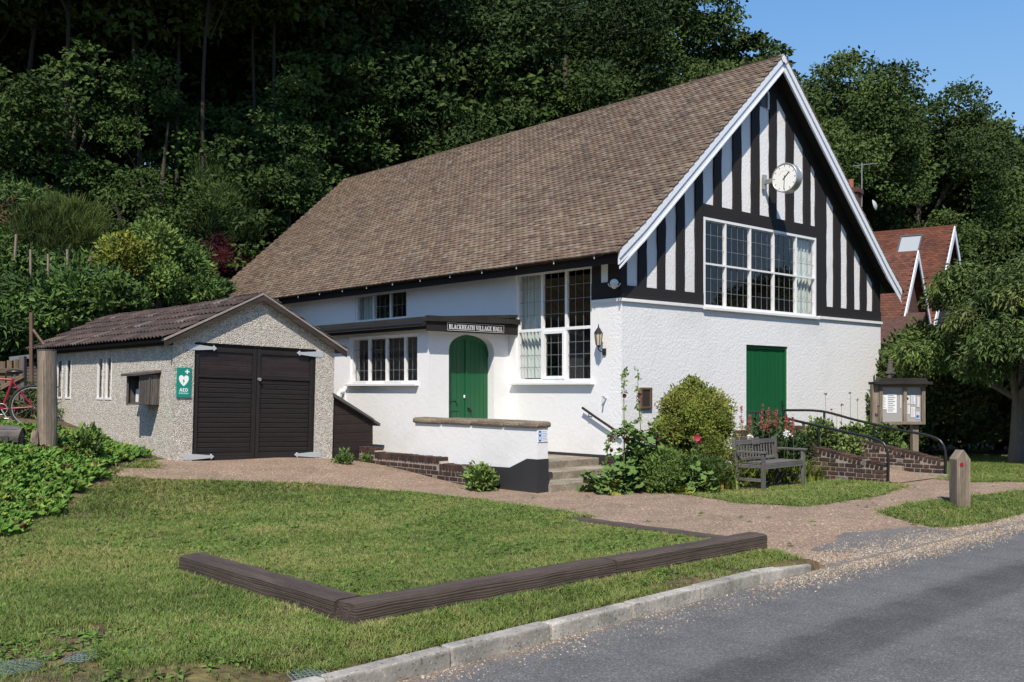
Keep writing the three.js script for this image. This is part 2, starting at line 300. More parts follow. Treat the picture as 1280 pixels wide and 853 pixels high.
function rounds(n, R, rad, seed) {                               // broad lobed leaves, slightly cupped
  const r = rnd(seed), pos = [];
  for (let i = 0; i < n; i++) {
    const c = V3((r() - .5) * 2 * R, (r() - .5) * R, (r() - .5) * 2 * R), q = new THREE.Quaternion().setFromEuler(new THREE.Euler((r() - .5) * 1.4 + .4, r() * 6.28, (r() - .5) * 1.2)), s = rad * (.7 + .6 * r()), k = 10;
    const pt = j => { const w = j / k * 6.283, l = s * (1 + .13 * Math.cos(w * 5)) * (Math.abs(j - k / 2) < .1 ? .55 : 1); return V3(Math.cos(w) * l, .22 * s * (.5 + .5 * Math.cos(w * 5)), Math.sin(w) * l).applyQuaternion(q).add(c); };
    for (let j = 0; j < k; j++) for (const p of [c, pt((j + 1) % k), pt(j)]) pos.push(p.x, p.y, p.z);
  }
  const g = new THREE.BufferGeometry(); g.setAttribute('position', new THREE.Float32BufferAttribute(pos, 3)); g.setAttribute('uv', new THREE.Float32BufferAttribute(new Float32Array(pos.length / 3 * 2), 2)); g.computeVertexNormals(); return g;
}
const G_ = {
  broad: spray(26, .42, .17, .11, 101, { droop: .15, flat: .7 }),
  broadFine: spray(34, .36, .115, .075, 103, { droop: .1, flat: .8 }),
  shrub: spray(26, .14, .075, .04, 105, { up: .6 }),
  shrubFine: spray(30, .12, .05, .026, 106, { up: .5 }),
  cherry: spray(15, .2, .115, .042, 107, { droop: .38, flat: .7, curl: .2 }),
  broom: spray(60, .24, .26, .018, 109, { up: 2.2, curl: .05 }),
  mallow: rounds(6, .13, .062, 111),
  ivy: spray(12, .10, .085, .075, 113, { up: .6, flat: .4, curl: .18 }),
  fern: spray(46, .24, .13, .04, 115, { up: .8, flat: .5, droop: .2 }),
  layer: spray(24, .5, .20, .125, 116, { flat: .28, up: 0, droop: .12 }),
  layerFine: spray(34, .46, .15, .085, 118, { flat: .4, up: 0, droop: .1 }),
  lily: blades(16, .10, .48, .026, 117, .9, 4),
  tuft: blades(11, .045, .032, .005, 119, 1.1, 2),
  tuft2: blades(9, .05, .027, .0075, 121, 1.6, 2),
  weed: spray(7, .03, .07, .035, 123, { up: .5, flat: .3 }),
};
// ================= ground, road, drive =================
function inPoly(P, x, y) { let c = false; for (let i = 0, j = P.length - 1; i < P.length; j = i++) { if ((P[i][1] > y) !== (P[j][1] > y) && x < (P[j][0] - P[i][0]) * (y - P[i][1]) / (P[j][1] - P[i][1]) + P[i][0]) c = !c; } return c; }
function sdPoly(P, x, y) { let d = 1e9; for (let i = 0, j = P.length - 1; i < P.length; j = i++) { const ex = P[j][0] - P[i][0], ey = P[j][1] - P[i][1], wx = x - P[i][0], wy = y - P[i][1], t = Math.max(0, Math.min(1, (wx * ex + wy * ey) / (ex * ex + ey * ey + 1e-9))); d = Math.min(d, Math.hypot(wx - ex * t, wy - ey * t)); } return inPoly(P, x, y) ? d : -d; }
function sheet(name, F, a0, a1, b0, b1, cell, lift, m, height = th) {       // the terrain where F > 0, lifted a little
  const na = Math.ceil((a1 - a0) / cell), nb = Math.ceil((b1 - b0) / cell), val = []; const pos = [], uv = [];
  for (let j = 0; j <= nb; j++) for (let i = 0; i <= na; i++) val.push(F(a0 + i * cell, b0 + j * cell));
  for (let j = 0; j < nb; j++) for (let i = 0; i < na; i++) {
    const q = [[i, j], [i + 1, j], [i + 1, j + 1], [i, j + 1]].map(([p, r]) => [a0 + p * cell, b0 + r * cell, val[r * (na + 1) + p]]); let out = [];
    for (let k = 0; k < 4; k++) { const A = q[k], B = q[(k + 1) % 4]; if (A[2] > 0) out.push(A); if ((A[2] > 0) !== (B[2] > 0)) { const t = A[2] / (A[2] - B[2]); out.push([lerp(A[0], B[0], t), lerp(A[1], B[1], t), 0]); } }
    for (let k = 1; k + 1 < out.length; k++) for (const c of [out[0], out[k], out[k + 1]]) { const w = world(c[0], c[1], height(c[0], c[1]) + lift); pos.push(w.x, w.y, w.z); uv.push(c[0], c[1]); }
  }
  let g = new THREE.BufferGeometry(); g.setAttribute('position', new THREE.Float32BufferAttribute(pos, 3)); g.setAttribute('uv', new THREE.Float32BufferAttribute(uv, 2)); g = mergeVertices(g, 1e-3); g.computeVertexNormals(); return struct(name, g, m);
}
{ // one sheet of ground to the horizon
  const line = (lo, hi, c0, c1, step) => { const o = []; for (let v = c0; v <= c1 + 1e-6; v += step) o.push(v); let s = step, v = c0; while (v > lo) { s *= 1.35; v -= s; o.unshift(v); } s = step; v = c1; while (v < hi) { s *= 1.35; v += s; o.push(v); } return o; };
  const A = line(-260, 300, -13, 14, .3), Bv = line(-240, 320, -8, 26, .25), pos = [], uv = [], idx = [];
  for (const b of Bv) for (const a of A) { const w = world(a, b, th(a, b)); pos.push(w.x, w.y, w.z); uv.push(a, b); }
  for (let j = 0; j + 1 < Bv.length; j++) for (let i = 0; i + 1 < A.length; i++) { const p = j * A.length + i; idx.push(p, p + 1, p + A.length, p + 1, p + A.length + 1, p + A.length); }
  const g = new THREE.BufferGeometry(); g.setAttribute('position', new THREE.Float32BufferAttribute(pos, 3)); g.setAttribute('uv', new THREE.Float32BufferAttribute(uv, 2)); g.setIndex(idx); g.computeVertexNormals(); struct('ground', g, M.soil);
}
const ROAD_B = -6.29;
{ // road: tarmac with a darker binder-rich strip along it and grit washed along its edge
  const A = [], Bv = []; for (let a = -130; a < -16; a += 6) A.push(a); for (let a = -16; a < 14; a += .12) A.push(a); for (let a = 14; a < 240; a += 8) A.push(a); for (let b = ROAD_B + .09; b > -9.6; b -= .07) Bv.push(b); for (let b = -9.6; b > -13.3; b -= .4) Bv.push(b);
  const pos = [], uv = [], idx = [], col = [];
  for (const b of Bv) for (const a of A) {
    const w = world(a, b + edgeShift(a), -.15 + .004 * N2(a * .5, b * 2) + .006 * S(b, -6.34, -6.2)); pos.push(w.x, w.y, w.z); uv.push(a, b);
    const strip = S(.34 + .10 * fb(a * .45, b * 2) - Math.abs(b + 7.72 + .06 * fb(a * .3, 9)), -.02, .16) * (.75 + .5 * fb(a * 1.7, b * 4)), wear = 1 + .12 * fb(a * .6, b * .9) + .08 * fb(a * 4, b * 4);
    const grit = S(.22 + .55 * fb(a * .9, b * 1.5) + .2 * fb(a * 6, b * 6) - (ROAD_B - b) * 1.5 + .16 * S(a, -6, -3.6), 0, .28);
    const k = wear * (1 - .50 * Math.max(0, Math.min(1, strip))); col.push(lerp(k, 1.45 * wear, grit), lerp(k, 1.25 * wear, grit), lerp(k, 1.05 * wear, grit));
  }
  const n = A.length; for (let j = 0; j + 1 < Bv.length; j++) for (let i = 0; i + 1 < n; i++) { const p = j * n + i; idx.push(p, p + n, p + 1, p + 1, p + n, p + n + 1); }
  const g = new THREE.BufferGeometry(); g.setAttribute('position', new THREE.Float32BufferAttribute(pos, 3)); g.setAttribute('uv', new THREE.Float32BufferAttribute(uv, 2)); g.setAttribute('color', new THREE.Float32BufferAttribute(col, 3)); g.setIndex(idx); g.computeVertexNormals();
  const m = M.road.clone(); m.vertexColors = true; struct('road', g, m);
}
{ // kerb of separate stones, the last one dropping to the drive
  const k = new THREE.Group(); k.name = 'kerb'; k.userData.kind = 'structure'; scene.add(k); const r = rnd(5);
  const L = .915; let n = 0;
  for (let a = -4.42 - L; a > -16; a -= L + .008, n++) {
    const tone = .88 + .2 * r(), m = M.kerb.clone(); m.color = new THREE.Color(.76 * tone, .74 * tone, .71 * tone);
    const g = new RoundedBoxGeometry(L, .34, .135, 2, .022); const p = g.attributes.position; for (let i = 0; i < p.count; i++) { if (p.getY(i) > .05) p.setZ(i, p.getZ(i) - .012 * (p.getZ(i) > 0 ? 1 : 0)); if (n === 0 && p.getX(i) > 0 && p.getY(i) > 0) p.setY(i, p.getY(i) - .045); } g.computeVertexNormals();
    const o = part(k, 'kerb_stone', uvBox(rough(g, .006, 9, a), a * .7, r()), m); o.position.copy(world(a + L / 2, ROAD_B + edgeShift(a + L / 2) + .06 + .012 * (r() - .5), -.205 + .008 * (r() - .5))); o.rotation.set(0, YAW + .05 + .012 * (r() - .5), .008 * (r() - .5));
  }
}
const px = l => l.map(p => pix(...p));
const driveEdge = [...px([[140, 596], [250, 600], [400, 606], [520, 616], [600, 625], [680, 636], [745, 647]]), [-4.1, -3.0], [-4.08, -5.6], [-4.2, -5.9], [-4.30, -6.2], [-4.3, -6.3], [-3.0, -6.32], [3.5, -6.32],
  ...px([[1290, 640], [1230, 655], [1170, 662], [1120, 650], [1096, 641], [1130, 631], [1200, 622], [1300, 612], [1300, 604], [1210, 604], [1172, 600]]), [4.75, -3.3], [3.05, -3.3],
  ...px([[1115, 604], [1136, 608], [1100, 621], [1010, 634], [920, 630], [868, 621], [830, 617], [765, 615]]), [-1.0, .6], [-2.4, .6], [-2.6, .9], [-2.7, 4.1], [-3.2, 4.3], [-6.3, 4.25], [-6.6, 3.9], [-6.75, 3.3], ...px([[155, 586]])];
const driveF = (a, b) => b < -6.262 ? -1 : sdPoly(driveEdge, a, b) + .07 * fb(a * 2.2, b * 2.2) + .05 * fb(a * 7, b * 7, 2);
sheet('driveway', driveF, -8.5, 6.5, -6.5, 5, .1, .006, M.gravel);
sheet('ramp_path', (a, b) => Math.min(a - 3.1, 4.8 - a, b + 3.45, .05 - b), 3, 4.9, -3.5, .1, .05, 0, M.gravel, (a, b) => lerp(.375, .02, S(-b, .7, 3.4) * .5 + .5 * Math.min(1, Math.max(0, (-b - .7) / 2.7))));
sheet('tarmac_apron', (a, b) => sdPoly([...px([[1015, 688], [1060, 668], [1140, 660], [1205, 664], [1170, 680], [1110, 694]])], a, b) + .12 * fb(a * 3, b * 3), -5, 3, -6.3, -4, .06, .010, mat([.60, .56, .52], .9, { map: T.tarC, bumpMap: T.tarB, bumpScale: .004 }));

// ================= village hall =================
const W = 9.147, HL = 15.5, LED = 3.16, RX = 4.56, RY = 8.30, OH = .30;
const roofY = x => { const q = x <= RX ? x : 2 * RX - x + (W - 2 * RX) * 0; const xx = x <= RX ? x : RX - (x - RX) * (RX + .40) / (W + .40 - RX); return xx < .25 ? lerp(3.92, 4.45, (xx + .40) / .65) : lerp(4.45, RY, (xx - .25) / (RX - .25)); };
const hall = thing('village_hall', 'white rendered hall with black timbered gable and long brown tiled roof', 'hall', 0, 0, 0);
function windowAt(parent, name, w, h, cols, rows, { fr = .06, mu = .035, d = .07, lead = null, casement = -1 } = {}) {   // lower left corner at the origin, facing +z
  const o = sub(parent, name), bars = [bx(0, fr, 0, h, -d, 0), bx(w - fr, w, 0, h, -d, 0), bx(fr, w - fr, 0, fr, -d, -.002), bx(fr, w - fr, h - fr, h, -d, -.002)];
  const xs = [fr, ...cols.map(c => c * w), w - fr], ys = [fr, ...rows.map(c => c * h), h - fr];
  for (const c of cols) bars.push(bx(c * w - mu / 2, c * w + mu / 2, fr, h - fr, -d + .004, -.008));
  for (const c of rows) bars.push(bx(fr, w - fr, c * h - mu / 2, c * h + mu / 2, -d + .006, -.005));
  part(o, 'frame', join(bars), M.white);
  let n = 0;
  for (let j = 0; j + 1 < ys.length; j++) for (let i = 0; i + 1 < xs.length; i++, n++) {
    const x0 = xs[i] + (i ? mu / 2 : 0), x1 = xs[i + 1] - (i + 2 < xs.length ? mu / 2 : 0), y0 = ys[j] + (j ? mu / 2 : 0), y1 = ys[j + 1] - (j + 2 < ys.length ? mu / 2 : 0);
    if (n === casement) part(o, 'casement_frame', join([bx(x0, x0 + .05, y0, y1, -.05, .012), bx(x1 - .05, x1, y0, y1, -.05, .012), bx(x0 + .05, x1 - .05, y0, y0 + .055, -.05, .010), bx(x0 + .05, x1 - .05, y1 - .055, y1, -.05, .010)]), M.white);
    part(o, 'pane', new THREE.PlaneGeometry(x1 - x0, y1 - y0).rotateX((n % 3 - 1) * .003).rotateY((n % 2 - .5) * .006).translate((x0 + x1) / 2, (y0 + y1) / 2, -d * .55), M.glass);
    if (lead) { const st = [], t = .009, z = -d * .55 + .004; const nx = Math.max(1, Math.round((x1 - x0) / lead[0])), ny = Math.max(1, Math.round((y1 - y0) / lead[1])); for (let k = 1; k < nx; k++) { const c = lerp(x0, x1, k / nx); st.push(bx(c - t / 2, c + t / 2, y0, y1, z, z + .004)); } for (let k = 1; k < ny; k++) { const c = lerp(y0, y1, k / ny); st.push(bx(x0, x1, c - t / 2, c + t / 2, z - .001, z + .003)); } if (st.length) part(o, 'leading', join(st), M.lead); }
  }
  return o;
}
{
  // openings
  const fd = [aAt(933, 0), aAt(985, 0), .375, 2.47], fw = [aAt(880, 0), aAt(1020.5, 0), 3.14, 4.84], sw = [.70, 2.70, 1.72, 3.81], uw = [6.22, 8.24, 3.14, 3.78];
  part(hall, 'front_wall', uvBox(slab(rect(0, W, -.3, LED), [rect(...fd)], .3)), M.stucco);
  const gable = [[0.26, LED], [W - .26, LED]], top = []; for (const x of [W - .26, 7, RX, 2, .26]) top.push([x, roofY(x) - .16]);
  part(hall, 'gable_wall', uvBox(slab([...gable, ...top], [rect(fw[0], fw[1], fw[2] + .02, fw[3])], .25)).translate(0, 0, -.045), M.stucco);
  const side = uvBox(slab(rect(.3, HL, -.3, 3.93), [rect(sw[0], sw[1], sw[2], sw[3]), rect(uw[0], uw[1], uw[2], uw[3])], .26).rotateY(Math.PI / 2).translate(.26, 0, 0));
  part(hall, 'side_wall', side, M.smooth);
  part(hall, 'corner_wall', bx(.001, .26, LED, 3.93, -.30, -.045), M.smooth);
  part(hall, 'far_side_wall', bx(W - .26, W - .001, -.3, 3.93, -HL, -.3), M.smooth);
  const back = [[.26, -.3], [W - .26, -.3], [W - .26, 3.9]]; for (const x of [W - .3, 7, RX, 2, .3]) back.push([x, roofY(x) - .16]); back.push([.26, 3.9]);
  part(hall, 'back_wall', uvBox(slab(back, [], .25)).translate(0, 0, -HL + .25), M.smooth);
  part(hall, 'floor', bx(.26, W - .26, .28, .37, -HL + .25, -.3), M.floorWood);
  // green boarded door
  const door = sub(hall, 'front_door'), dw = fd[1] - fd[0]; door.position.set(fd[0], fd[2], 0);
  part(door, 'door_frame', join([bx(0, .05, 0, 2.09, -.14, -.03), bx(dw - .05, dw, 0, 2.09, -.14, -.03), bx(.05, dw - .05, 2.03, 2.09, -.14, -.032)]), M.green);
  for (let k = 0; k < 10; k++) { const w = (dw - .1) / 10; part(door, 'board', gb('y', k * .7, .05 + k * w + .003, .05 + (k + 1) * w - .003, 0, 2.03, -.11, -.062 - (k % 3) * .0015, .006), M.green); }
  part(door, 'backing', bx(.05, dw - .05, 0, 2.03, -.13, -.112), M.greenIn);
  part(door, 'handle', join([rb(dw - .14, dw - .11, .78, .98, -.06, -.04), rod([dw - .125, .88, -.05], [dw - .125, .88, .0], .012)]), M.gloss);
  // windows
  const w1 = windowAt(hall, 'front_window', fw[1] - fw[0], fw[3] - fw[2], [.1785, .388, .597, .808], [.485], { fr: .05, lead: [.21, .24], d: .08 }); w1.position.set(fw[0], fw[2], .0);
  part(hall, 'window_sill', rb(fw[0] - .06, fw[1] + .06, fw[2] - .055, fw[2], -.2, .07), M.white);
  const w2 = windowAt(hall, 'side_window', sw[1] - sw[0], sw[3] - sw[2], [.345, .66], [.47], { fr: .06, mu: .055, lead: [.2, .24], casement: 1 }); w2.rotation.y = -Math.PI / 2; w2.position.set(.03, sw[2], -sw[1]);
  part(hall, 'window_sill', rb(-.10, .14, sw[2] - .05, sw[2], -sw[1] - .09, -sw[0] + .07), M.white);
  const w3 = windowAt(hall, 'upper_window', uw[1] - uw[0], uw[3] - uw[2], [.34, .67], [], { fr: .05, mu: .045, lead: [.2, .24] }); w3.rotation.y = -Math.PI / 2; w3.position.set(.03, uw[2], -uw[1]);
  part(hall, 'window_head', rb(-.05, .1, 3.81, 3.88, -sw[1] - .05, -sw[0]), M.white);
  // timbers on the gable
  const r = rnd(77), Z0 = -.045, Z1 = -.008, stud = (x0, x1, y0, cut = .20) => { const j = () => (r() - .5) * .022; const yr = roofY(x1) - cut, yl = roofY(x0) - cut, ol = [[x0 + j(), y0]]; for (let y = y0; y < yr - .1; y += .22) ol.push([x1 + j(), y]); ol.push([x1 + j(), yr], [x0 + j(), yl]); for (let y = yl - .22; y > y0 + .1; y -= .22) ol.push([x0 + j(), y]); part(hall, 'stud', prism(ol, Z0 - .01, Z1 - .003 * (r())), M.black); };
  const A = p => aAt(p, 0);
  for (const [p, q] of [[799, 809.5], [823.5, 833], [847, 857]]) stud(A(p), A(q), LED + .235);
  stud(.0, A(784.6), LED + .235, .22);
  stud(A(870.5), fw[0] - .005, LED + .005, .2); stud(fw[1] + .005, A(1034), LED + .005, .2);
  const z2 = z => 840 + z * .258;
  for (const [p, q] of [[208, 244], [300, 340], [390, 428], [478, 512], [558, 594], [643, 675]]) stud(A(z2(p)), A(z2(q)), 5.085);
  for (const [p, q] of [[789, 821], [855, 886], [918, 947], [978, 1012]]) stud(A(z2(p)), A(z2(q)), LED + .235);
  part(hall, 'beam', rough(bx(fw[0] - .004, fw[1] + .004, 4.845, 5.085, Z0 - .01, .004), .004, 4, 2), M.black);
  part(hall, 'sill_beam', rough(bx(-.015, fw[0] - .01, LED + .005, LED + .232, Z0 - .01, .006), .004, 4, 5), M.black);
  part(hall, 'sill_beam', rough(bx(A(1034) - .02, W + .012, LED + .005, LED + .232, Z0 - .01, .006), .004, 4, 8), M.black);
  for (const s of [0, 1]) { const e = s ? [[RX, RY], [W - .1, roofY(W - .1)]] : [[.1, roofY(.1)], [RX, RY]]; const ol = [[e[0][0], e[0][1] - .12], [e[1][0], e[1][1] - .12], [e[1][0], e[1][1] - .47], [e[0][0], e[0][1] - .47]]; part(hall, 'rake_timber', prism(ol, Z0 - .008, Z1 + (s ? .008 : .011)), M.black); }
  // timbers on the side near the corner
  const B = p => bAt(p, 0);
  part(hall, 'sill_beam', bx(-.018, .05, LED + .006, LED + .30, -sw[0] + .002, .003), M.black);
  part(hall, 'stud', bx(-.012, .05, LED + .30, 3.92, -.692, -B(751.5)), M.black); part(hall, 'stud', bx(-.014, .05, LED + .30, 3.92, -B(760.5), -.002), M.black);
  // ledge of the render under the timbers
  for (const [x0, x1] of [[-.03, fw[0] - .07], [fw[1] + .07, W + .03]]) part(hall, 'render_ledge', rough(prism([[x0, LED - .05], [x1, LED - .05], [x1, LED + .004], [x0, LED + .004]], -.05, .045), .008, 3, x0), M.smooth);
  part(hall, 'render_ledge', rough(bx(-.045, .02, LED - .05, LED + .004, -.69, .02), .006, 3, 3), M.smooth);
  // vent
  const va = A(956.5), vh = hAt(124, va, 0); part(hall, 'vent', join([bx(va - .11, va + .11, vh - .15, vh + .15, -.04, -.02)]), M.gloss); part(hall, 'vent_surround', join([bx(va + .11, va + .15, vh - .18, vh + .17, -.05, .004), bx(va - .13, va + .11, vh + .15, vh + .19, -.05, .002)]), M.white);
  // roof
  const prof = [[-.40, 3.92], [.25, 4.45], [RX, RY]], mir = p => [RX + (RX - p[0]) * (W + .40 - RX) / (RX + .40), p[1]];
  for (const f of [p => p, mir]) {
    const P = prof.map(f), low = P.map(([x, y], i) => [x, y - (i === 0 ? .06 : .14)]); let ol = [...P, ...low.reverse()];
    part(hall, 'roof_deck', prism(ol, -HL - .12, -.05), M.tan); part(hall, 'verge_soffit', prism(ol, -.05, OH - .03), M.black);
  }
  // plain tiles, too small to pick apart one by one
  const tg = new THREE.BoxGeometry(.161, .028, .175, 2, 1, 1); { const p = tg.attributes.position; for (let i = 0; i < p.count; i++) if (Math.abs(p.getX(i)) < .01) p.setY(i, p.getY(i) + .006); tg.computeVertexNormals(); } const tgu = uvBox(tg);
  const tones = [[.40, .29, .20], [.35, .25, .17], [.30, .205, .145], [.44, .33, .235], [.36, .23, .155], [.22, .16, .12], [.46, .37, .28]];
  for (const f of [p => p, mir]) {
    const P = prof.map(f), seg = [0, 1].map(i => Math.hypot(P[i + 1][0] - P[i][0], P[i + 1][1] - P[i][1])), list = [], cols = [], c = new THREE.Color(), tot = seg[0] + seg[1];
    let row = 0;
    for (let s = -.03; s < tot - .05; s += .1005, row++) {
      const i = s < seg[0] ? 0 : 1, t = i ? (s - seg[0]) / seg[1] : s / seg[0], x = lerp(P[i][0], P[i + 1][0], t), y = lerp(P[i][1], P[i + 1][1], t), ang = Math.atan2(P[i + 1][1] - P[i][1], P[i + 1][0] - P[i][0]), sag = .02 * Math.sin(s / tot * 3.1);
      const nz = Math.ceil((HL + .12 + OH) / .166);
      for (let k = 0; k < nz; k++) {
        const z = OH + .035 - .082 - (k + (row % 2 ? .5 : 0)) * .166; if (z < -HL - .2) continue;
        const lift = .026 + .004 * r(), fl = P[1][0] < RX ? 1 : -1;
        const dip = -.045 * Math.sin(Math.PI * Math.min(1, Math.max(0, -z / HL))) * t * (i ? 1 : 0) - sag * .5 + .006 * N2(z * .9, s * .9);
        // tile turned so that its length runs up the slope
        const q = new THREE.Matrix4().makeRotationZ(fl > 0 ? ang - .13 : Math.PI + ang + .13).multiply(new THREE.Matrix4().makeRotationY(Math.PI / 2 + (r() - .5) * .03));
        q.setPosition(x - Math.sin(Math.abs(ang)) * lift * fl * 1 + (r() - .5) * .006, y + Math.cos(ang) * lift * Math.sign(Math.cos(ang)) + dip + (r() - .5) * .004, z); list.push(q);
        const w = .5 + .5 * fb(z * .5 + 20, s * .6) * 1.6, T0 = tones[Math.floor(r() * (r() < .5 ? 4 : 7))], v = (.82 + .26 * r()) * (.80 + .36 * w); cols.push(c.setRGB(T0[0] * v, T0[1] * v, T0[2] * v).clone());
      }
    }
    scatter(hall, 'roof_tiles', tgu, M.tile, list, cols);
  }
  for (let k = 0; k < 35; k++) { const z = OH + .04 - k * .452; const g = new THREE.CylinderGeometry(.125, .13, .455, 10, 1, true, -Math.PI * .55, Math.PI * 1.1).rotateX(Math.PI / 2); const v = .75 + .5 * r(), o = part(hall, 'ridge_tile', g, [0, 1, 2].map(i => mat([.17 + .03 * i, .125 + .02 * i, .10 + .015 * i], .9, { map: T.speck }))[k % 3]); o.position.set(RX, RY - .045 + .006 * r() - .045 * Math.sin(Math.PI * k / 34), z - .226); o.rotation.y = (r() - .5) * .02; }
  // verge mortar under the edge tiles, bargeboards, soffits
  for (const f of [p => p, mir]) {
    const P = prof.map(f), nm = P[1][0] < RX ? 'bargeboard' : 'bargeboard', end = (d0, d1, cut = 0) => [[P[0][0], P[0][1] - d0], [P[1][0], P[1][1] - d0], [P[2][0], P[2][1] - d0], [P[2][0], P[2][1] - d1], [P[1][0], P[1][1] - d1], [P[0][0], P[0][1] - d1 + cut]];
    const s = P[1][0] < RX ? 0 : .0015;
    const bb = part(hall, nm, prism(end(-.005, .31, .07), OH - .028 + s, OH + s), M.whiteWood);
    part(bb, 'moulding', prism(end(.0, .13), OH + s, OH + .026 + s), M.whiteWood); part(bb, 'moulding', prism(end(.275, .315), OH + s, OH + .014 + s), M.whiteWood);
    part(hall, 'verge_mortar', rough(prism(end(-.035, .0), OH - .1, OH + .012 + s), .006, 9, s * 1e3), M.mortar);
  }
  // eaves: fascia, gutter with straps, downpipe
  part(hall, 'fascia', bx(-.36, -.335, 3.72, 3.87, -HL, OH - .05), M.black);
  part(hall, 'soffit', bx(-.335, .0, 3.80, 3.82, -HL, OH - .06), M.smooth);
  const gut = part(hall, 'gutter', new THREE.CylinderGeometry(.058, .058, HL + OH - .08, 10, 1, true, Math.PI / 2, Math.PI).rotateX(Math.PI / 2).rotateZ(0).translate(-.425, 3.865, (-HL + OH) / 2 - .02), M.gloss);
  for (let k = 0; k < 16; k++) part(gut, 'gutter_strap', rb(-.492, -.483, 3.812, 3.880, -.2 - k * .98, -.178 - k * .98, .002), M.galv);
  part(hall, 'downpipe', tube([[-.40, 3.80, -11.6], [-.2, 3.68, -11.6], [-.055, 3.6, -11.6], [-.05, 3.3, -11.6], [-.05, 2.4, -11.6]], .036, 8), M.gloss);
  // black painted plinth along the landing
  part(hall, 'plinth', bx(-.012, .05, -.2, .435, -2.88, .012), M.plinth);
}
// curtains hang inside the windows
function curtainAt(label, turn, x, y, z, w, h, n, lift = 0) {
  const o = thing('curtain', label, 'curtain', 0, 0, 0); const g = new THREE.PlaneGeometry(w, h, n * 8, 1), p = g.attributes.position; for (let i = 0; i < p.count; i++) p.setZ(i, .035 * Math.sin((p.getX(i) / w + .5) * n * 6.283)); g.computeVertexNormals();
  const m = part(o, 'fabric', g, M.curtain); m.position.set(x, y + h / 2, z); m.rotation.y = turn; return o;
}
curtainAt('pale drawn-back curtain behind the tall side window next to the porch', Math.PI / 2, .22, 1.80, -2.42, .5, 1.98, 5);
curtainAt('pale curtain behind the end panes of the gable window', 0, 5.93, 3.2, -.14, .64, 1.58, 5);
curtainAt('small pale curtain in the upper window above the porch roof', Math.PI / 2, .22, 3.2, -7.92, .5, .56, 4);

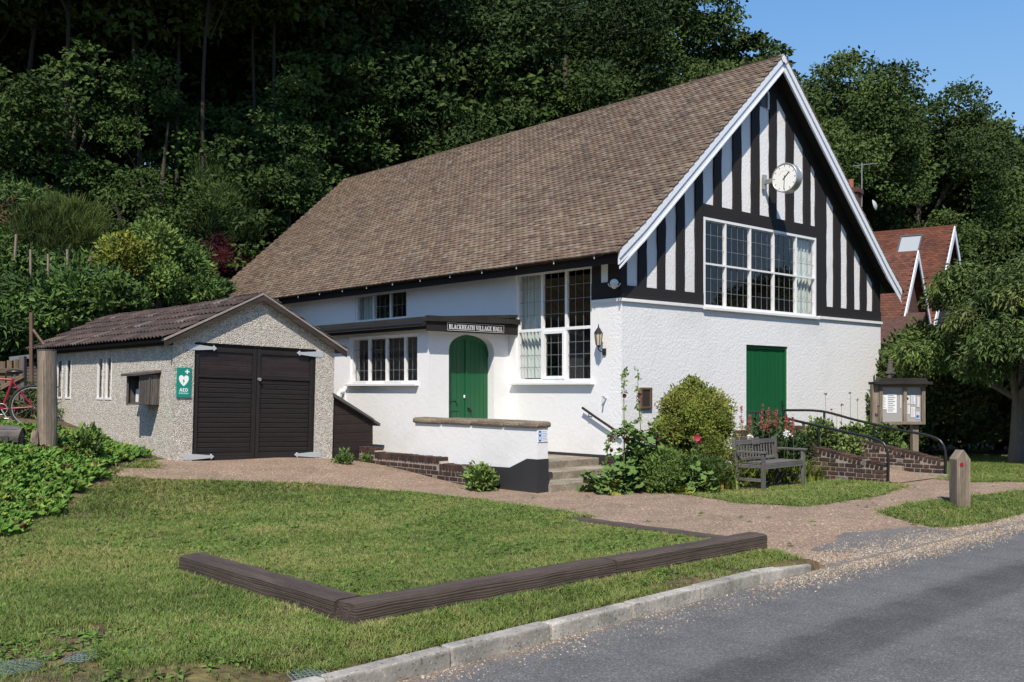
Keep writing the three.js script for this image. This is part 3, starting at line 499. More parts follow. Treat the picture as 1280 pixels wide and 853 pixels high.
// ---- porch on the side ----
const pA = -1.97, pB = 2.894, pL = 5.4;
{
  const o = thing('entrance_porch', 'white flat-roofed side porch with arched green double door and black fascia', 'porch', pA, pB, 0), w = -pA;
  const x0 = aAt(561, pB) - pA, x1 = aAt(617.5, pB) - pA, cx = (x0 + x1) / 2, sp = 2.30, tp = 2.615, arch = (e, y0 = .385) => { const l = [[x0 - e, y0], [x1 + e, y0]]; for (let k = 0; k <= 14; k++) { const t = k / 14 * Math.PI; l.push([cx + Math.cos(t) * ((x1 - x0) / 2 + e), sp + Math.pow(Math.sin(t), .85) * (tp - sp + e)]); } return l; };
  part(o, 'front_wall', uvBox(slab(rect(0, w - .002, -.3, 2.80), [arch(0)], .26)), M.smooth);
  const lw = [bAt(521.5, pA) - pB, bAt(437, pA) - pB, 1.70, 2.61];
  part(o, 'side_wall', uvBox(slab(rect(.26, pL, -.3, 2.80), [rect(lw[0], lw[1], lw[2], lw[3])], .24).rotateY(Math.PI / 2).translate(.24, 0, 0)), M.smooth);
  part(o, 'end_wall', bx(.242, w - .003, -.3, 2.8, -pL, -pL + .22), M.smooth);
  part(o, 'floor', bx(.242, w - .004, .25, .37, -pL + .22, -.262), M.floorWood);
  // doors: boarded leaves under an arch
  for (const s of [0, 1]) {
    const leaf = sub(o, 'door_leaf'), a0 = s ? cx + .004 : x0, a1 = s ? x1 : cx - .004, hw = (x1 - x0) / 2;
    const archY = x => sp + Math.pow(Math.sqrt(Math.max(0, 1 - ((x - cx) / hw) ** 2)), .85) * (tp - sp) - .004;
    for (let k = 0; k < 5; k++) { const u0 = lerp(a0, a1, k / 5) + .003, u1 = lerp(a0, a1, (k + 1) / 5) - .003, q = []; for (let t = 0; t <= 4; t++) { const x = lerp(u1, u0, t / 4); q.push([x, archY(x)]); } part(leaf, 'board', uvGrain(prism([[u0, .39], [u1, .39], ...q], -.215, -.18), 'y', k), M.green); }
    const q = []; for (let t = 0; t <= 10; t++) { const x = lerp(a1, a0, t / 10); q.push([x, archY(x)]); } part(leaf, 'backing', prism([[a0, .39], [a1, .39], ...q], -.235, -.216), M.greenIn);
    const e = []; for (let t = 0; t <= 10; t++) { const x = lerp(a1, a0, t / 10); e.push([x, archY(x)]); } for (let t = 10; t >= 0; t--) { const x = lerp(a1, a0, t / 10); e.push([x, archY(x) - .09]); } part(leaf, 'head_rail', prism(e, -.18, -.165), M.green);
    part(leaf, 'handle', s ? join([rb(cx + .05, cx + .10, 1.18, 1.24, -.18, -.14), rod([cx + .075, 1.21, -.15], [cx + .11, 1.16, -.12], .012)]) : join([rb(x0 + .10, x0 + .38, 1.18, 1.25, -.18, -.165), new THREE.TorusGeometry(.11, .008, 5, 12, Math.PI).translate(x0 + .24, 1.27, -.17).toNonIndexed()]), s ? M.gloss : M.green);
    if (!s) part(leaf, 'latch', rb(cx - .06, cx - .03, 1.42, 1.48, -.18, -.155), M.white);
  }
  part(o, 'door_post', bx(cx - .022, cx + .022, .39, tp - .012, -.18, -.158), M.green);
  const win = windowAt(o, 'window', lw[1] - lw[0], lw[3] - lw[2], [.27, .53, .80], [], { fr: .05, mu: .045, lead: [.17, .23] }); win.rotation.y = -Math.PI / 2; win.position.set(.04, lw[2], -lw[1]);
  part(o, 'window_sill', rb(-.09, .14, lw[2] - .05, lw[2], -lw[1] - .06, -lw[0] + .05), M.white);
  // flat roof, fascia boards, gutter
  const rf = part(o, 'roof', rough(prism([[-.22, 2.81], [w - .004, 2.96], [w - .004, 3.02], [-.22, 2.885]], -pL - .1, .25), .005, 2, 4), M.feltDark);
  part(rf, 'felt_edge', rough(prism([[-.235, 2.80], [w + .06, 2.84], [w + .06, 2.93], [-.235, 2.90]], .23, .262), .008, 3, 3), M.feltDark);
  part(o, 'fascia', rb(-.2, w + .05, 2.63, 2.822, .195, .228, .004), M.black);
  part(o, 'side_fascia', bx(-.2, -.175, 2.66, 2.815, -pL - .08, .195), M.black);
  part(o, 'soffit', bx(-.175, w - .005, 2.78, 2.80, 0, .195), M.white);
  part(o, 'gutter', join([new THREE.CylinderGeometry(.05, .05, pL + .25, 9, 1, false).rotateX(Math.PI / 2).translate(-.255, 2.76, -pL / 2 + .1)]), M.gloss);
  const sg = thing('name_board', 'black name board with white lettering on the porch fascia', 'sign', pA, pB, 0);
  const s0 = aAt(558, pB - .23) - pA, s1 = aAt(630, pB - .23) - pA;
  part(sg, 'board', rb(s0, s1, 2.645, 2.805, .229, .24, .003), M.gloss);
  part(sg, 'lettering', face(s1 - s0 - .004, .155).translate((s0 + s1) / 2, 2.725, .2415), print(1024, 110, (c, w2, h2) => { c.fillStyle = '#0b0b0d'; c.fillRect(0, 0, w2, h2); c.strokeStyle = '#e4e4e4'; c.lineWidth = 5; c.strokeRect(9, 8, w2 - 18, h2 - 16); c.fillStyle = '#f2f2f2'; c.textAlign = 'center'; c.textBaseline = 'middle'; c.font = 'bold 82px serif'; const tw = c.measureText('BLACKHEATH VILLAGE HALL').width; c.save(); c.translate(w2 / 2, h2 / 2 + 3); c.scale((w2 - 64) / tw, 1); c.fillText('BLACKHEATH VILLAGE HALL', 0, 0); c.restore(); }));
}
// ---- steps, landing, parapet ----
const PA0 = -2.45, PA1 = -2.22;
{
  const o = thing('entrance_steps', 'three worn pale stone steps climbing to the porch landing', 'steps', PA1, 0, 0), f = [-.5, .0, .5], hh = [.128, .256, .385], w = -PA1 - .014;
  f.forEach((b, i) => part(o, 'step', rough(rb(.002, w + (i === 0 ? .1 : 0), i ? hh[i - 1] - .05 : -.1, hh[i], i < 2 ? -(f[i + 1] + .1) : -2.9 + .01, -b, .02), .006, 3, i), M.stone));
  const p = thing('parapet_wall', 'low white rendered parapet with weathered stone coping beside the steps', 'wall', PA0, -.45, 0), w2 = PA1 - PA0, L = bAt(519, PA0) + .45, top = 1.0;
  part(p, 'wall', uvBox(new THREE.BoxGeometry(w2, top + .3, L).translate(w2 / 2, (top - .3) / 2, -L / 2)), M.smooth);
  const n = 4; for (let k = 0; k < n; k++) part(p, 'coping_stone', rough(rb(-.045, w2 + .045, top - .005, top + .10, -L - .04 + (L + .08) * (n - 1 - k) / n + .003, -L - .04 + (L + .08) * (n - k) / n - .003, .035).toNonIndexed(), .014, 7, k), M.coping);
  part(p, 'plinth', prism([[0, -.3], [1.75, -.3], [1.75, .34], [.62, .36], [.22, .52], [0, .52]], 0, .008).rotateY(Math.PI / 2).translate(-.009, 0, 0), M.plinth);
  part(p, 'plinth', bx(-.009, w2 + .006, -.3, .52, .001, .01), M.plinth);
  const s = thing('parking_notice', 'small white and blue notice fixed on the parapet end under its coping', 'notice', PA0, -.45, 0);
  part(s, 'plate', rb(w2 * .05, w2 * .97, .78, .965, .002, .010, .002), M.white);
  part(s, 'lettering', face(w2 * .9, .175).translate(w2 * .51, .8725, .0112), print(128, 112, (c, w3, h3) => { c.fillStyle = '#eef1f5'; c.fillRect(0, 0, w3, h3); c.fillStyle = '#2e6fc0'; c.fillRect(4, 4, 36, h3 - 8); c.fillStyle = '#ffffff'; c.beginPath(); c.arc(22, 30, 9, 0, 7); c.fill(); c.fillRect(15, 58, 14, 34); c.fillStyle = '#6f8fb8'; for (let k = 0; k < 6; k++) c.fillRect(50, 12 + k * 16, 58 + (k % 3) * 6, 6); }));
}
// ---- brick walls: bricks are too small to pick apart ----
const brickTones = [[.17, .085, .06], [.14, .075, .058], [.20, .10, .068], [.115, .072, .06], [.23, .125, .085], [.16, .11, .09]];
const brickG = uvBox(new RoundedBoxGeometry(.208, .062, .1, 1, .006)), headG = uvBox(new RoundedBoxGeometry(.098, .062, .1, 1, .006)), soldierG = uvBox(new RoundedBoxGeometry(.064, .105, .225, 1, .01));
function brickWall(o, L, t, topAt, botAt, { dark = 1, seed = 1, cope = .105 } = {}) {     // along local -z from 0 to L, thickness t in +x, face at x = 0
  const r = rnd(seed), list = [], cols = [], cp = [], cc = [], c = new THREE.Color();
  const step = .0775, mort = [[0, botAt(0) - .3]], col = () => { const q = brickTones[Math.floor(r() * 6)], v = dark * (.7 + .6 * r()); return r() < .02 ? c.setRGB(.36, .33, .3).clone() : c.setRGB(q[0] * v, q[1] * v, q[2] * v).clone(); };
  const N = 24, tp = [], bt = []; for (let k = 0; k <= N; k++) { const s = k / N * L; tp.push([-s, topAt(s) - .05]); bt.push([-s, botAt(s) - .25]); }
  const core = prism([...bt, ...tp.reverse()].map(p => [-p[0], p[1]]).reverse(), .008, t - .008).rotateY(Math.PI / 2); part(o, 'mortar', core, M.mortar);
  const hl = [], hc = [];
  for (let row = -3; row < 24; row++) for (let k = -2; k * .1675 < L + .2; k++) for (const side of [0, 1]) {
    const head = ((k % 2) + 2) % 2, s = k * .1675 + (Math.abs(row) % 2 ? .1675 : 0) + .1, y = row * step + .035; if (s < .1 || s > L - .06 || y > topAt(s) - cope - .02 || y < botAt(s) - .1) continue;
    (head ? hl : list).push(M4((side ? t - .05 : .05) + (r() - .5) * .006, y, -s, 0, Math.PI / 2 + (r() - .5) * .03, (r() - .5) * .02)); (head ? hc : cols).push(col());
  }
  scatter(o, 'header_bricks', headG, M.brick, hl, hc);
  for (let e = 0; e < 2; e++) for (let row = -2; row < 24; row++) { const s = e ? L - .05 : .05, y = row * step + .035; if (y > topAt(s) - cope - .02) continue; list.push(M4(t / 2, y, -s + (e ? -.004 : .004), 0, (r() - .5) * .03, 0)); cols.push(col()); }
  for (let s = .036; s < L; s += .082) { const y = topAt(s), sl = Math.atan2(topAt(s + .05) - topAt(s - .05), .1); cp.push(M4(t / 2 + (r() - .5) * .008, y - .05 + (r() - .5) * .02, -s, Math.abs(sl) < .6 ? sl : 0, Math.PI / 2, 0).multiply(M4(0, 0, 0, 0, 0, 0, 1, 1, (t + .02) / .225))); cc.push(col().multiplyScalar(.9)); }
  scatter(o, 'bricks', brickG, M.brick, list, cols); scatter(o, 'coping_bricks', soldierG, M.brick, cp, cc);
}
{
  const o = thing('brick_retaining_wall', 'low stepped dark brick wall along the foot of the white porch', 'wall', -2.66, .72, 0);
  brickWall(o, 3.45, .20, s => s < .98 ? .345 : s < 2.85 ? .445 : .525, s => th(-2.66, .72 + s), { dark: .62, seed: 31 });
  // earth backing between wall and porch
  part(o, 'earth_fill', bx(.18, .66, -.2, .40, -3.4, -2.25), M.soil);
  const l = thing('brick_ramp_wall', 'sloping brick wall of the ramp on the side of the bench', 'wall', 3.0, -3.22, 0, 0, 'ramp walls');
  brickWall(l, 3.0, .21, s => lerp(.315, .80, Math.min(1, s / 2.5)), s => th(3, -3.22 + s), { dark: .78, seed: 33 });
  const q = thing('brick_ramp_wall', 'sloping brick wall of the ramp in front of the notice board', 'wall', 4.72, -3.42, 0, 0, 'ramp walls');
  brickWall(q, 3.25, .21, s => lerp(.33, .84, Math.min(1, s / 2.7)), s => th(4.7, -3.42 + s), { dark: .78, seed: 35 });
  const kb = thing('stone_edging', 'pale stone edging along the foot of the ramp wall', 'edging', 4.62, -3.55, 0); for (let k = 0; k < 3; k++) part(kb, 'edging_stone', rough(rb(0, .095, -.1, .075 + k * .10, -(k + 1) * .8 + .005, -k * .8, .012), .006, 5, k), M.stone);
}
// ---- handrails ----
function rail(name, label, a, pts, posts, r = .024) {
  const o = thing(name, label, 'handrail', a, 0, 0, 0, 'black steel handrails of the ramp'); part(o, 'rail', tube(pts, r, 8, 40), M.gloss);
  for (const [z, y0, y1] of posts) part(o, 'post', rod([0, y0, z], [0, y1, z], .022), M.gloss); return o;
}
rail('handrail', 'black steel handrail of the ramp on the side of the bench', 3.1, [[0, 1.16, .5], [0, 1.14, .85], [0, 1.02, 1.45], [0, .86, 2.35], [0, .74, 3.0], [0, .66, 3.18], [0, .50, 3.245], [0, .0, 3.25]], [[.62, .55, 1.14], [1.95, .45, .92]]);
rail('handrail', 'black steel handrail of the ramp in front of the notice board', 4.83, [[0, 1.16, .12], [0, 1.15, 1.0], [0, 1.0, 1.7], [0, .83, 2.6], [0, .74, 3.16], [0, .66, 3.36], [0, .5, 3.445], [0, -.02, 3.45]], [[.14, .6, 1.15], [1.05, .55, 1.14], [2.1, .42, .93]]);
{
  const o = thing('wall_handrail', 'short black handrail fixed to the white wall above the steps', 'handrail', 0, 0, 0);
  const p = (x, y) => { const b = bAt(x, -.08); return [-.08, hAt(y, -.08, b), -b]; };
  part(o, 'rail', tube([p(728, 510), p(745, 522), p(762, 533.5), p(777, 544)], .024, 8), M.gloss);
  for (const [x, y] of [[736, 517], [768, 539]]) { const q = p(x, y); part(o, 'bracket', join([rod([q[0], q[1] - .01, q[2]], [q[0], q[1] - .05, q[2]], .009), rod([q[0], q[1] - .05, q[2]], [.0, q[1] - .06, q[2]], .009)]), M.gloss); }
}
// ================= garage =================
const gA = -6.28, gB = 4.03, gH = .40;
{
  const GW = aAt(415, gB) - gA, GL = 6.6, ev = 2.02, ap = 2.78, mid = GW / 2;
  const o = thing('garage', 'pebbledashed garage with dark double doors and brown interlocking tile roof', 'garage', gA, gB, gH); o.rotation.z = -.028;
  const dx0 = aAt(239.5, gB) - gA, dx1 = aAt(392, gB) - gA, dh = 1.97;
  part(o, 'front_wall', uvBox(slab([[0, -.4], [dx0, -.4], [dx0, dh], [dx1, dh], [dx1, -.4], [GW, -.4], [GW, ev], [mid, ap], [0, ev]], [], .16)), M.dash);
  const wy0 = 1.02, wy1 = 1.75, sl = [];
  for (const p of [[119, 126], [129.5, 136.5], [68, 75], [79.5, 86]]) sl.push([bAt(p[1], gA) - gB, bAt(p[0], gA) - gB]);
  part(o, 'side_wall', uvBox(slab(rect(.16, GL, -.4, ev), sl.map(s => rect(s[0], s[1], wy0, wy1)), .15).rotateY(Math.PI / 2).translate(.15, 0, 0)), M.dash);
  part(o, 'far_side_wall', bx(GW - .15, GW, -.4, ev, -GL, -.16), M.dash);
  part(o, 'back_wall', uvBox(slab([[.15, -.4], [GW - .15, -.4], [GW - .15, ev], [mid, ap], [.15, ev]], [], .15)).translate(0, 0, -GL + .15), M.dash);
  part(o, 'floor', bx(.15, GW - .15, -.2, .0, -GL + .15, -.16), M.stone);
  part(o, 'threshold', rough(bx(-.03, GW + .03, -.2, .03, .0, .09), .01, 4), M.stone);
  sl.forEach((s, i) => { const w = sub(o, 'slit_window'); part(w, 'frame', join([bx(-.008, .03, wy0, wy1, -s[1], -s[1] + .028), bx(-.008, .03, wy0, wy1, -s[0] - .028, -s[0]), bx(-.012, .03, wy0 - .02, wy0 + .02, -s[1] - .01, -s[0] + .01)]), M.white); part(w, 'pane', face(s[1] - s[0], wy1 - wy0).rotateY(-Math.PI / 2).translate(.006, (wy0 + wy1) / 2, -(s[0] + s[1]) / 2), M.glass); if (i === 1) part(w, 'blind', face(s[1] - s[0], wy1 - wy0).rotateY(-Math.PI / 2).translate(.10, (wy0 + wy1) / 2, -(s[0] + s[1]) / 2), mat([.22, .11, .07], .8)); });
  // doors
  for (const s of [0, 1]) {
    const d = sub(o, 'door'), x0 = s ? (dx0 + dx1) / 2 + .005 : dx0 + .02, x1 = s ? dx1 - .02 : (dx0 + dx1) / 2 - .005;
    for (const [a, b] of [[x0, x0 + .07], [x1 - .07, x1]]) part(d, 'stile', gb('y', a, a, b, .03, dh - .03, -.09, -.03, .004), M.creosote);
    for (const [a, b] of [[.03, .16], [1.40, 1.46], [dh - .14, dh - .03]]) part(d, 'rail', gb('x', a, x0 + .07, x1 - .07, a, b, -.09, -.034, .004), M.creosote);
    part(d, 'upper_panel', gb('x', s * 3, x0 + .07, x1 - .07, 1.46, dh - .14, -.08, -.055, .004), mat([.088, .058, .055], .35, { map: T.grain, bumpMap: T.grainB, bumpScale: .002 }));
    const n = 15; for (let k = 0; k < n; k++) { const h = (1.40 - .16) / n, bd = part(d, 'board', gb('x', k * .9 + s, x0 + .07, x1 - .07, .16 + k * h + .002, .16 + (k + 1) * h - .002, -.085, -.052, .012), M.creosote); bd.rotation.x = .05; bd.position.y = .16 + (k + .5) * h - Math.cos(.05) * (.16 + (k + .5) * h) - .003; bd.position.z = -.05 * (.16 + (k + .5) * h) + .0; }
    for (const y of [.10, dh - .085]) { const e = s ? x1 : x0, dir = s ? -1 : 1, z = -.026; part(d, 'strap_hinge', prism([[e - dir * .16, y - .045], [e + dir * .02, y - .045], [e + dir * .30, y - .022], [e + dir * .31, y - .045], [e + dir * .36, y], [e + dir * .31, y + .045], [e + dir * .30, y + .022], [e + dir * .02, y + .045], [e - dir * .16, y + .045]].map(p => p), z, .006), M.galv); }
    if (s) part(d, 'handle', rod([x0 + .035, 1.40, -.03], [x0 + .035, 1.40, .012], .03), M.steel);
  }
  part(o, 'door_frame', join([bx(dx0, dx0 + .018, -.02, dh, -.13, -.012), bx(dx1 - .018, dx1, -.02, dh, -.13, -.012), bx(dx0 + .018, dx1 - .018, dh - .028, dh, -.13, -.014)]), M.creosote);
  // roof
  const sl2 = Math.atan2(ap - ev, mid), eo = .17, SL = (mid + eo) / Math.cos(sl2), roofO = .11, RL = GL + .12 + roofO;
  for (const f of [1, -1]) { const X = x => f > 0 ? x : GW - x, lo = [X(-eo), ev - eo * Math.tan(sl2)]; let ol = [lo, [X(mid), ap], [X(mid), ap + .05], [lo[0], lo[1] + .05]]; part(o, 'roof_deck', prism(ol, -GL - .1, roofO - .02), M.creosote); }
  // interlocking tiles with two rolls, each a piece of its own on the seen slope
  const tw = .30, tl = .40, ga = .335, tileGeo = seed => { const nx = 14, nz = 2, pos = [], idx = [], uv = []; for (const k of [0, 1]) for (let j = 0; j <= nz; j++) for (let i = 0; i <= nx; i++) { const u = i / nx, y = .036 * Math.pow(Math.abs(Math.sin(u * Math.PI * 2)), 1.2) - (k ? .02 : 0); pos.push((u - .5) * tw, y, (j / nz - .5) * tl); uv.push(u * tw + seed, j / nz * tl); } const q = (nx + 1) * (nz + 1), r_ = nx + 1; for (let j = 0; j < nz; j++) for (let i = 0; i < nx; i++) { const p = j * r_ + i; idx.push(p, p + r_, p + 1, p + 1, p + r_, p + r_ + 1); } for (let i = 0; i < nx; i++) { const p = nz * r_ + i; idx.push(p, p + q, p + 1, p + 1, p + q, p + q + 1); } const g = new THREE.BufferGeometry(); g.setAttribute('position', new THREE.Float32BufferAttribute(pos, 3)); g.setAttribute('uv', new THREE.Float32BufferAttribute(uv, 2)); g.setIndex(idx); g.computeVertexNormals(); return g.toNonIndexed(); };
  const tgs = [tileGeo(0), tileGeo(.31)], r = rnd(91), tm = [[.12, .082, .070], [.095, .066, .058], [.15, .105, .088], [.075, .054, .048], [.24, .20, .17]].map(c => mat(c, .92, { map: T.speck, bumpMap: T.conB, bumpScale: .006 }));
  const rows = Math.floor(SL / ga) + 1, colsN = Math.ceil(RL / tw), list = [], cc = [], cl = new THREE.Color();
  for (let i = 0; i < rows; i++) for (let k = 0; k < colsN; k++) for (const f of [1, -1]) {
    const s = Math.min(-.05 + i * ga + tl / 2, SL - tl / 2 + .02), x = -eo + s * Math.cos(sl2), y = ev - eo * Math.tan(sl2) + s * Math.sin(sl2) + .085, z = roofO - tw / 2 - k * tw;
    const m = new THREE.Matrix4().makeRotationZ(f > 0 ? sl2 - .11 : -(sl2 - .11)).multiply(M4(0, 0, 0, 0, f > 0 ? -Math.PI / 2 : Math.PI / 2, 0)); m.setPosition((f > 0 ? x : GW - x) - f * .01, y + (r() - .5) * .012 - .03 * Math.sin(k / colsN * 3.14) * (i / rows), z);
    if (f > 0) { const t = part(o, 'roof_tile', tgs[(i + k) % 2], tm[Math.floor(r() * (r() < .8 ? 4 : 5))]); t.applyMatrix4(m); t.rotation.z += (r() - .5) * .02; }
    else { list.push(m); cl.setRGB(.14, .105, .095).multiplyScalar(.8 + .4 * r()); cc.push(cl.clone()); }
  }
  scatter(o, 'far_slope_tiles', tgs[0], M.tile, list, cc);
  for (let k = 0; k < 16; k++) { const t = part(o, 'ridge_tile', rough(new THREE.CylinderGeometry(.11, .115, .44, 9, 1, true, -Math.PI / 2, Math.PI).rotateX(Math.PI / 2).toNonIndexed(), .006, 8, k), tm[k % 5]); t.position.set(mid, ap + .065 - .03 * Math.sin(k / 16 * 3.14) + .015 * r(), roofO - .22 - k * .435); t.rotation.y = (r() - .5) * .06; }
  for (const f of [1, -1]) { const X = x => f > 0 ? x : GW - x, e = f > 0 ? 0 : .0015; part(o, 'bargeboard', prism([[X(-eo - .02), ev - eo * Math.tan(sl2) - .075], [X(mid), ap - .045], [X(mid), ap + .055], [X(-eo - .02), ev - eo * Math.tan(sl2) + .025]], roofO - .02 + e, roofO + .005 + e), mat([.12, .09, .075], .9, { map: T.grain })); part(o, 'verge_mortar', rough(prism([[X(-eo - .02), ev - eo * Math.tan(sl2) + .025], [X(mid), ap + .055], [X(mid), ap + .085], [X(-eo - .02), ev - eo * Math.tan(sl2) + .06]], roofO - .1, roofO + .015 + e), .008, 8, f), M.mortar); }
  part(o, 'fascia', bx(-.06, -.035, ev - .12, ev - .01, -GL, roofO - .03), M.creosote);
  // cabinet and sign on the garage
  const D = .34, c0 = bAt(197, gA) - gB, c1 = bAt(156.5, gA - D) - gB, cab = thing('defibrillator_cabinet', 'weathered wooden cabinet with sloping lid on the garage side wall', 'cabinet', gA, gB, gH); cab.rotation.z = -.028;
  const zc = [-c1, -c0], y0 = hAt(507, gA - D, gB + c0) - gH, y1 = hAt(467, gA - D * .5, gB + c0) - gH;
  part(cab, 'back', gb('y', 1, -.03, -.004, y0, y1, zc[0], zc[1]), M.greyWood);
  part(cab, 'side', gb('y', 2, -D, -.03, y0, y1 - .02, zc[1] - .025, zc[1]), M.greyWood); part(cab, 'side', gb('y', 3, -D, -.03, y0, y1 - .02, zc[0], zc[0] + .025), M.greyWood);
  part(cab, 'base', gb('z', 4, -D, -.03, y0, y0 + .025, zc[0] + .025, zc[1] - .025), M.greyWood);
  part(cab, 'front_board', gb('y', 5, -D - .02, -D - .001, y0 - .01, y1 - .03, zc[0], zc[0] + .07), M.greyWood); part(cab, 'side_batten', gb('y', 7, -D * .55, -D * .5, y0 + .02, y1 - .04, zc[1] + .001, zc[1] + .02), M.greyWood);
  part(cab, 'lid', gb('z', 6, -D - .10, .02, -.022, .022, zc[0] - .06, zc[1] + .05).rotateZ(.16).translate(0, y1 + .035, 0), M.greyWood);
  part(cab, 'device', rb(-.24, -.08, y0 + .03, y0 + .26, zc[0] + .08, zc[1] - .1, .02), mat([.78, .80, .76], .4));
  const ax = aAt(217.5, gB - .01) - gA, aw = aAt(235.5, gB - .01) - gA - ax, sy0 = 1.06, sy1 = 1.545;
  const sg = thing('defibrillator_sign', 'green sign with white heart and lettering AED beside the garage doors', 'sign', gA, gB, gH); sg.rotation.z = -.028;
  part(sg, 'plate', rb(ax, ax + aw, sy0, sy1, .004, .022, .004), mat([.02, .28, .22], .35));
  part(sg, 'print', face(aw - .004, sy1 - sy0 - .004).translate(ax + aw / 2, (sy0 + sy1) / 2, .0235), print(256, 512, (c, w, h) => { c.fillStyle = '#12897a'; c.fillRect(0, 0, w, h); c.fillStyle = '#f4f7f5'; c.fillRect(172, 28, 22, 78); c.fillRect(144, 56, 78, 22); c.beginPath(); c.moveTo(124, 318); c.bezierCurveTo(10, 235, 18, 128, 82, 132); c.bezierCurveTo(108, 134, 120, 152, 124, 170); c.bezierCurveTo(130, 152, 144, 134, 168, 132); c.bezierCurveTo(232, 128, 240, 235, 124, 318); c.fill(); c.fillStyle = '#12897a'; c.beginPath(); c.moveTo(136, 180); c.lineTo(98, 236); c.lineTo(122, 236); c.lineTo(108, 284); c.lineTo(148, 222); c.lineTo(124, 222); c.closePath(); c.fill(); c.fillStyle = '#f4f7f5'; c.textAlign = 'center'; c.font = 'bold 84px sans-serif'; c.fillText('AED', w / 2, 412); c.font = 'bold 30px sans-serif'; c.fillText('Defibrillator', w / 2, 450); }));
  // store beside the garage
  const sa = gA + GW + .01, sw = aAt(469.5, gB) - sa - .03, st = thing('timber_store', 'small dark brown boarded store with sloping felt roof beside the garage', 'store', sa, gB + .05, .31), hl = 1.16, hr = .66;
  for (let k = 0; k < 8; k++) { const a = -.2 + k * .17, b = a + .166, tp = x => lerp(hl, hr, x / sw); if (a > hr && a > hl) continue; const xr = Math.min(sw, (hl - a) / (hl - hr) * sw), xt = Math.min(sw, (hl - b) / (hl - hr) * sw); if (xr <= 0) continue; part(st, 'board', uvGrain(prism(xt > 0 ? [[0, a], [xr, a], ...(xt < sw && xr >= sw ? [[sw, hr]] : []), [xt, b], [0, b]] : [[0, a], [xr, a], [0, hl]], -.025 - (k % 2) * .003, 0), 'x', k), M.brownBoard); }
  part(st, 'side_panel', bx(sw - .03, sw - .002, -.2, hr - .02, -1.2, -.03), M.brownBoard); part(st, 'back_panel', prism([[0, -.2], [sw, -.2], [sw, hr - .02], [0, hl - .02]], -1.2, -1.17), M.brownBoard);
  const rfz = part(st, 'roof', prism([[0, hl], [sw + .13, lerp(hl, hr, 1 + .13 / sw)], [sw + .13, lerp(hl, hr, 1 + .13 / sw) + .05], [0, hl + .05]], -1.25, .06), M.felt); part(rfz, 'edge_board', prism([[0, hl - .012], [sw - .03, hr + .03], [sw - .03, hr + .07], [0, hl + .052]], .06, .085), M.felt);
  const fl = thing('boiler_flue', 'white boiler flue on the porch wall above the timber store', 'flue', pA, bAt(431, pA), hAt(494, pA, bAt(431, pA))); part(fl, 'pipe', join([rod([0, .08, 0], [-.14, .06, 0], .055, .055, 12), rod([-.14, .06, 0], [-.16, -.06, .01], .045, .05, 10)]), M.white); part(fl, 'cowl', rod([-.13, .0, .0], [-.19, -.06, .03], .03, .045, 10), M.gloss); part(fl, 'bracket', rb(-.03, -.0, -.18, .16, -.05, .05), M.white);
}
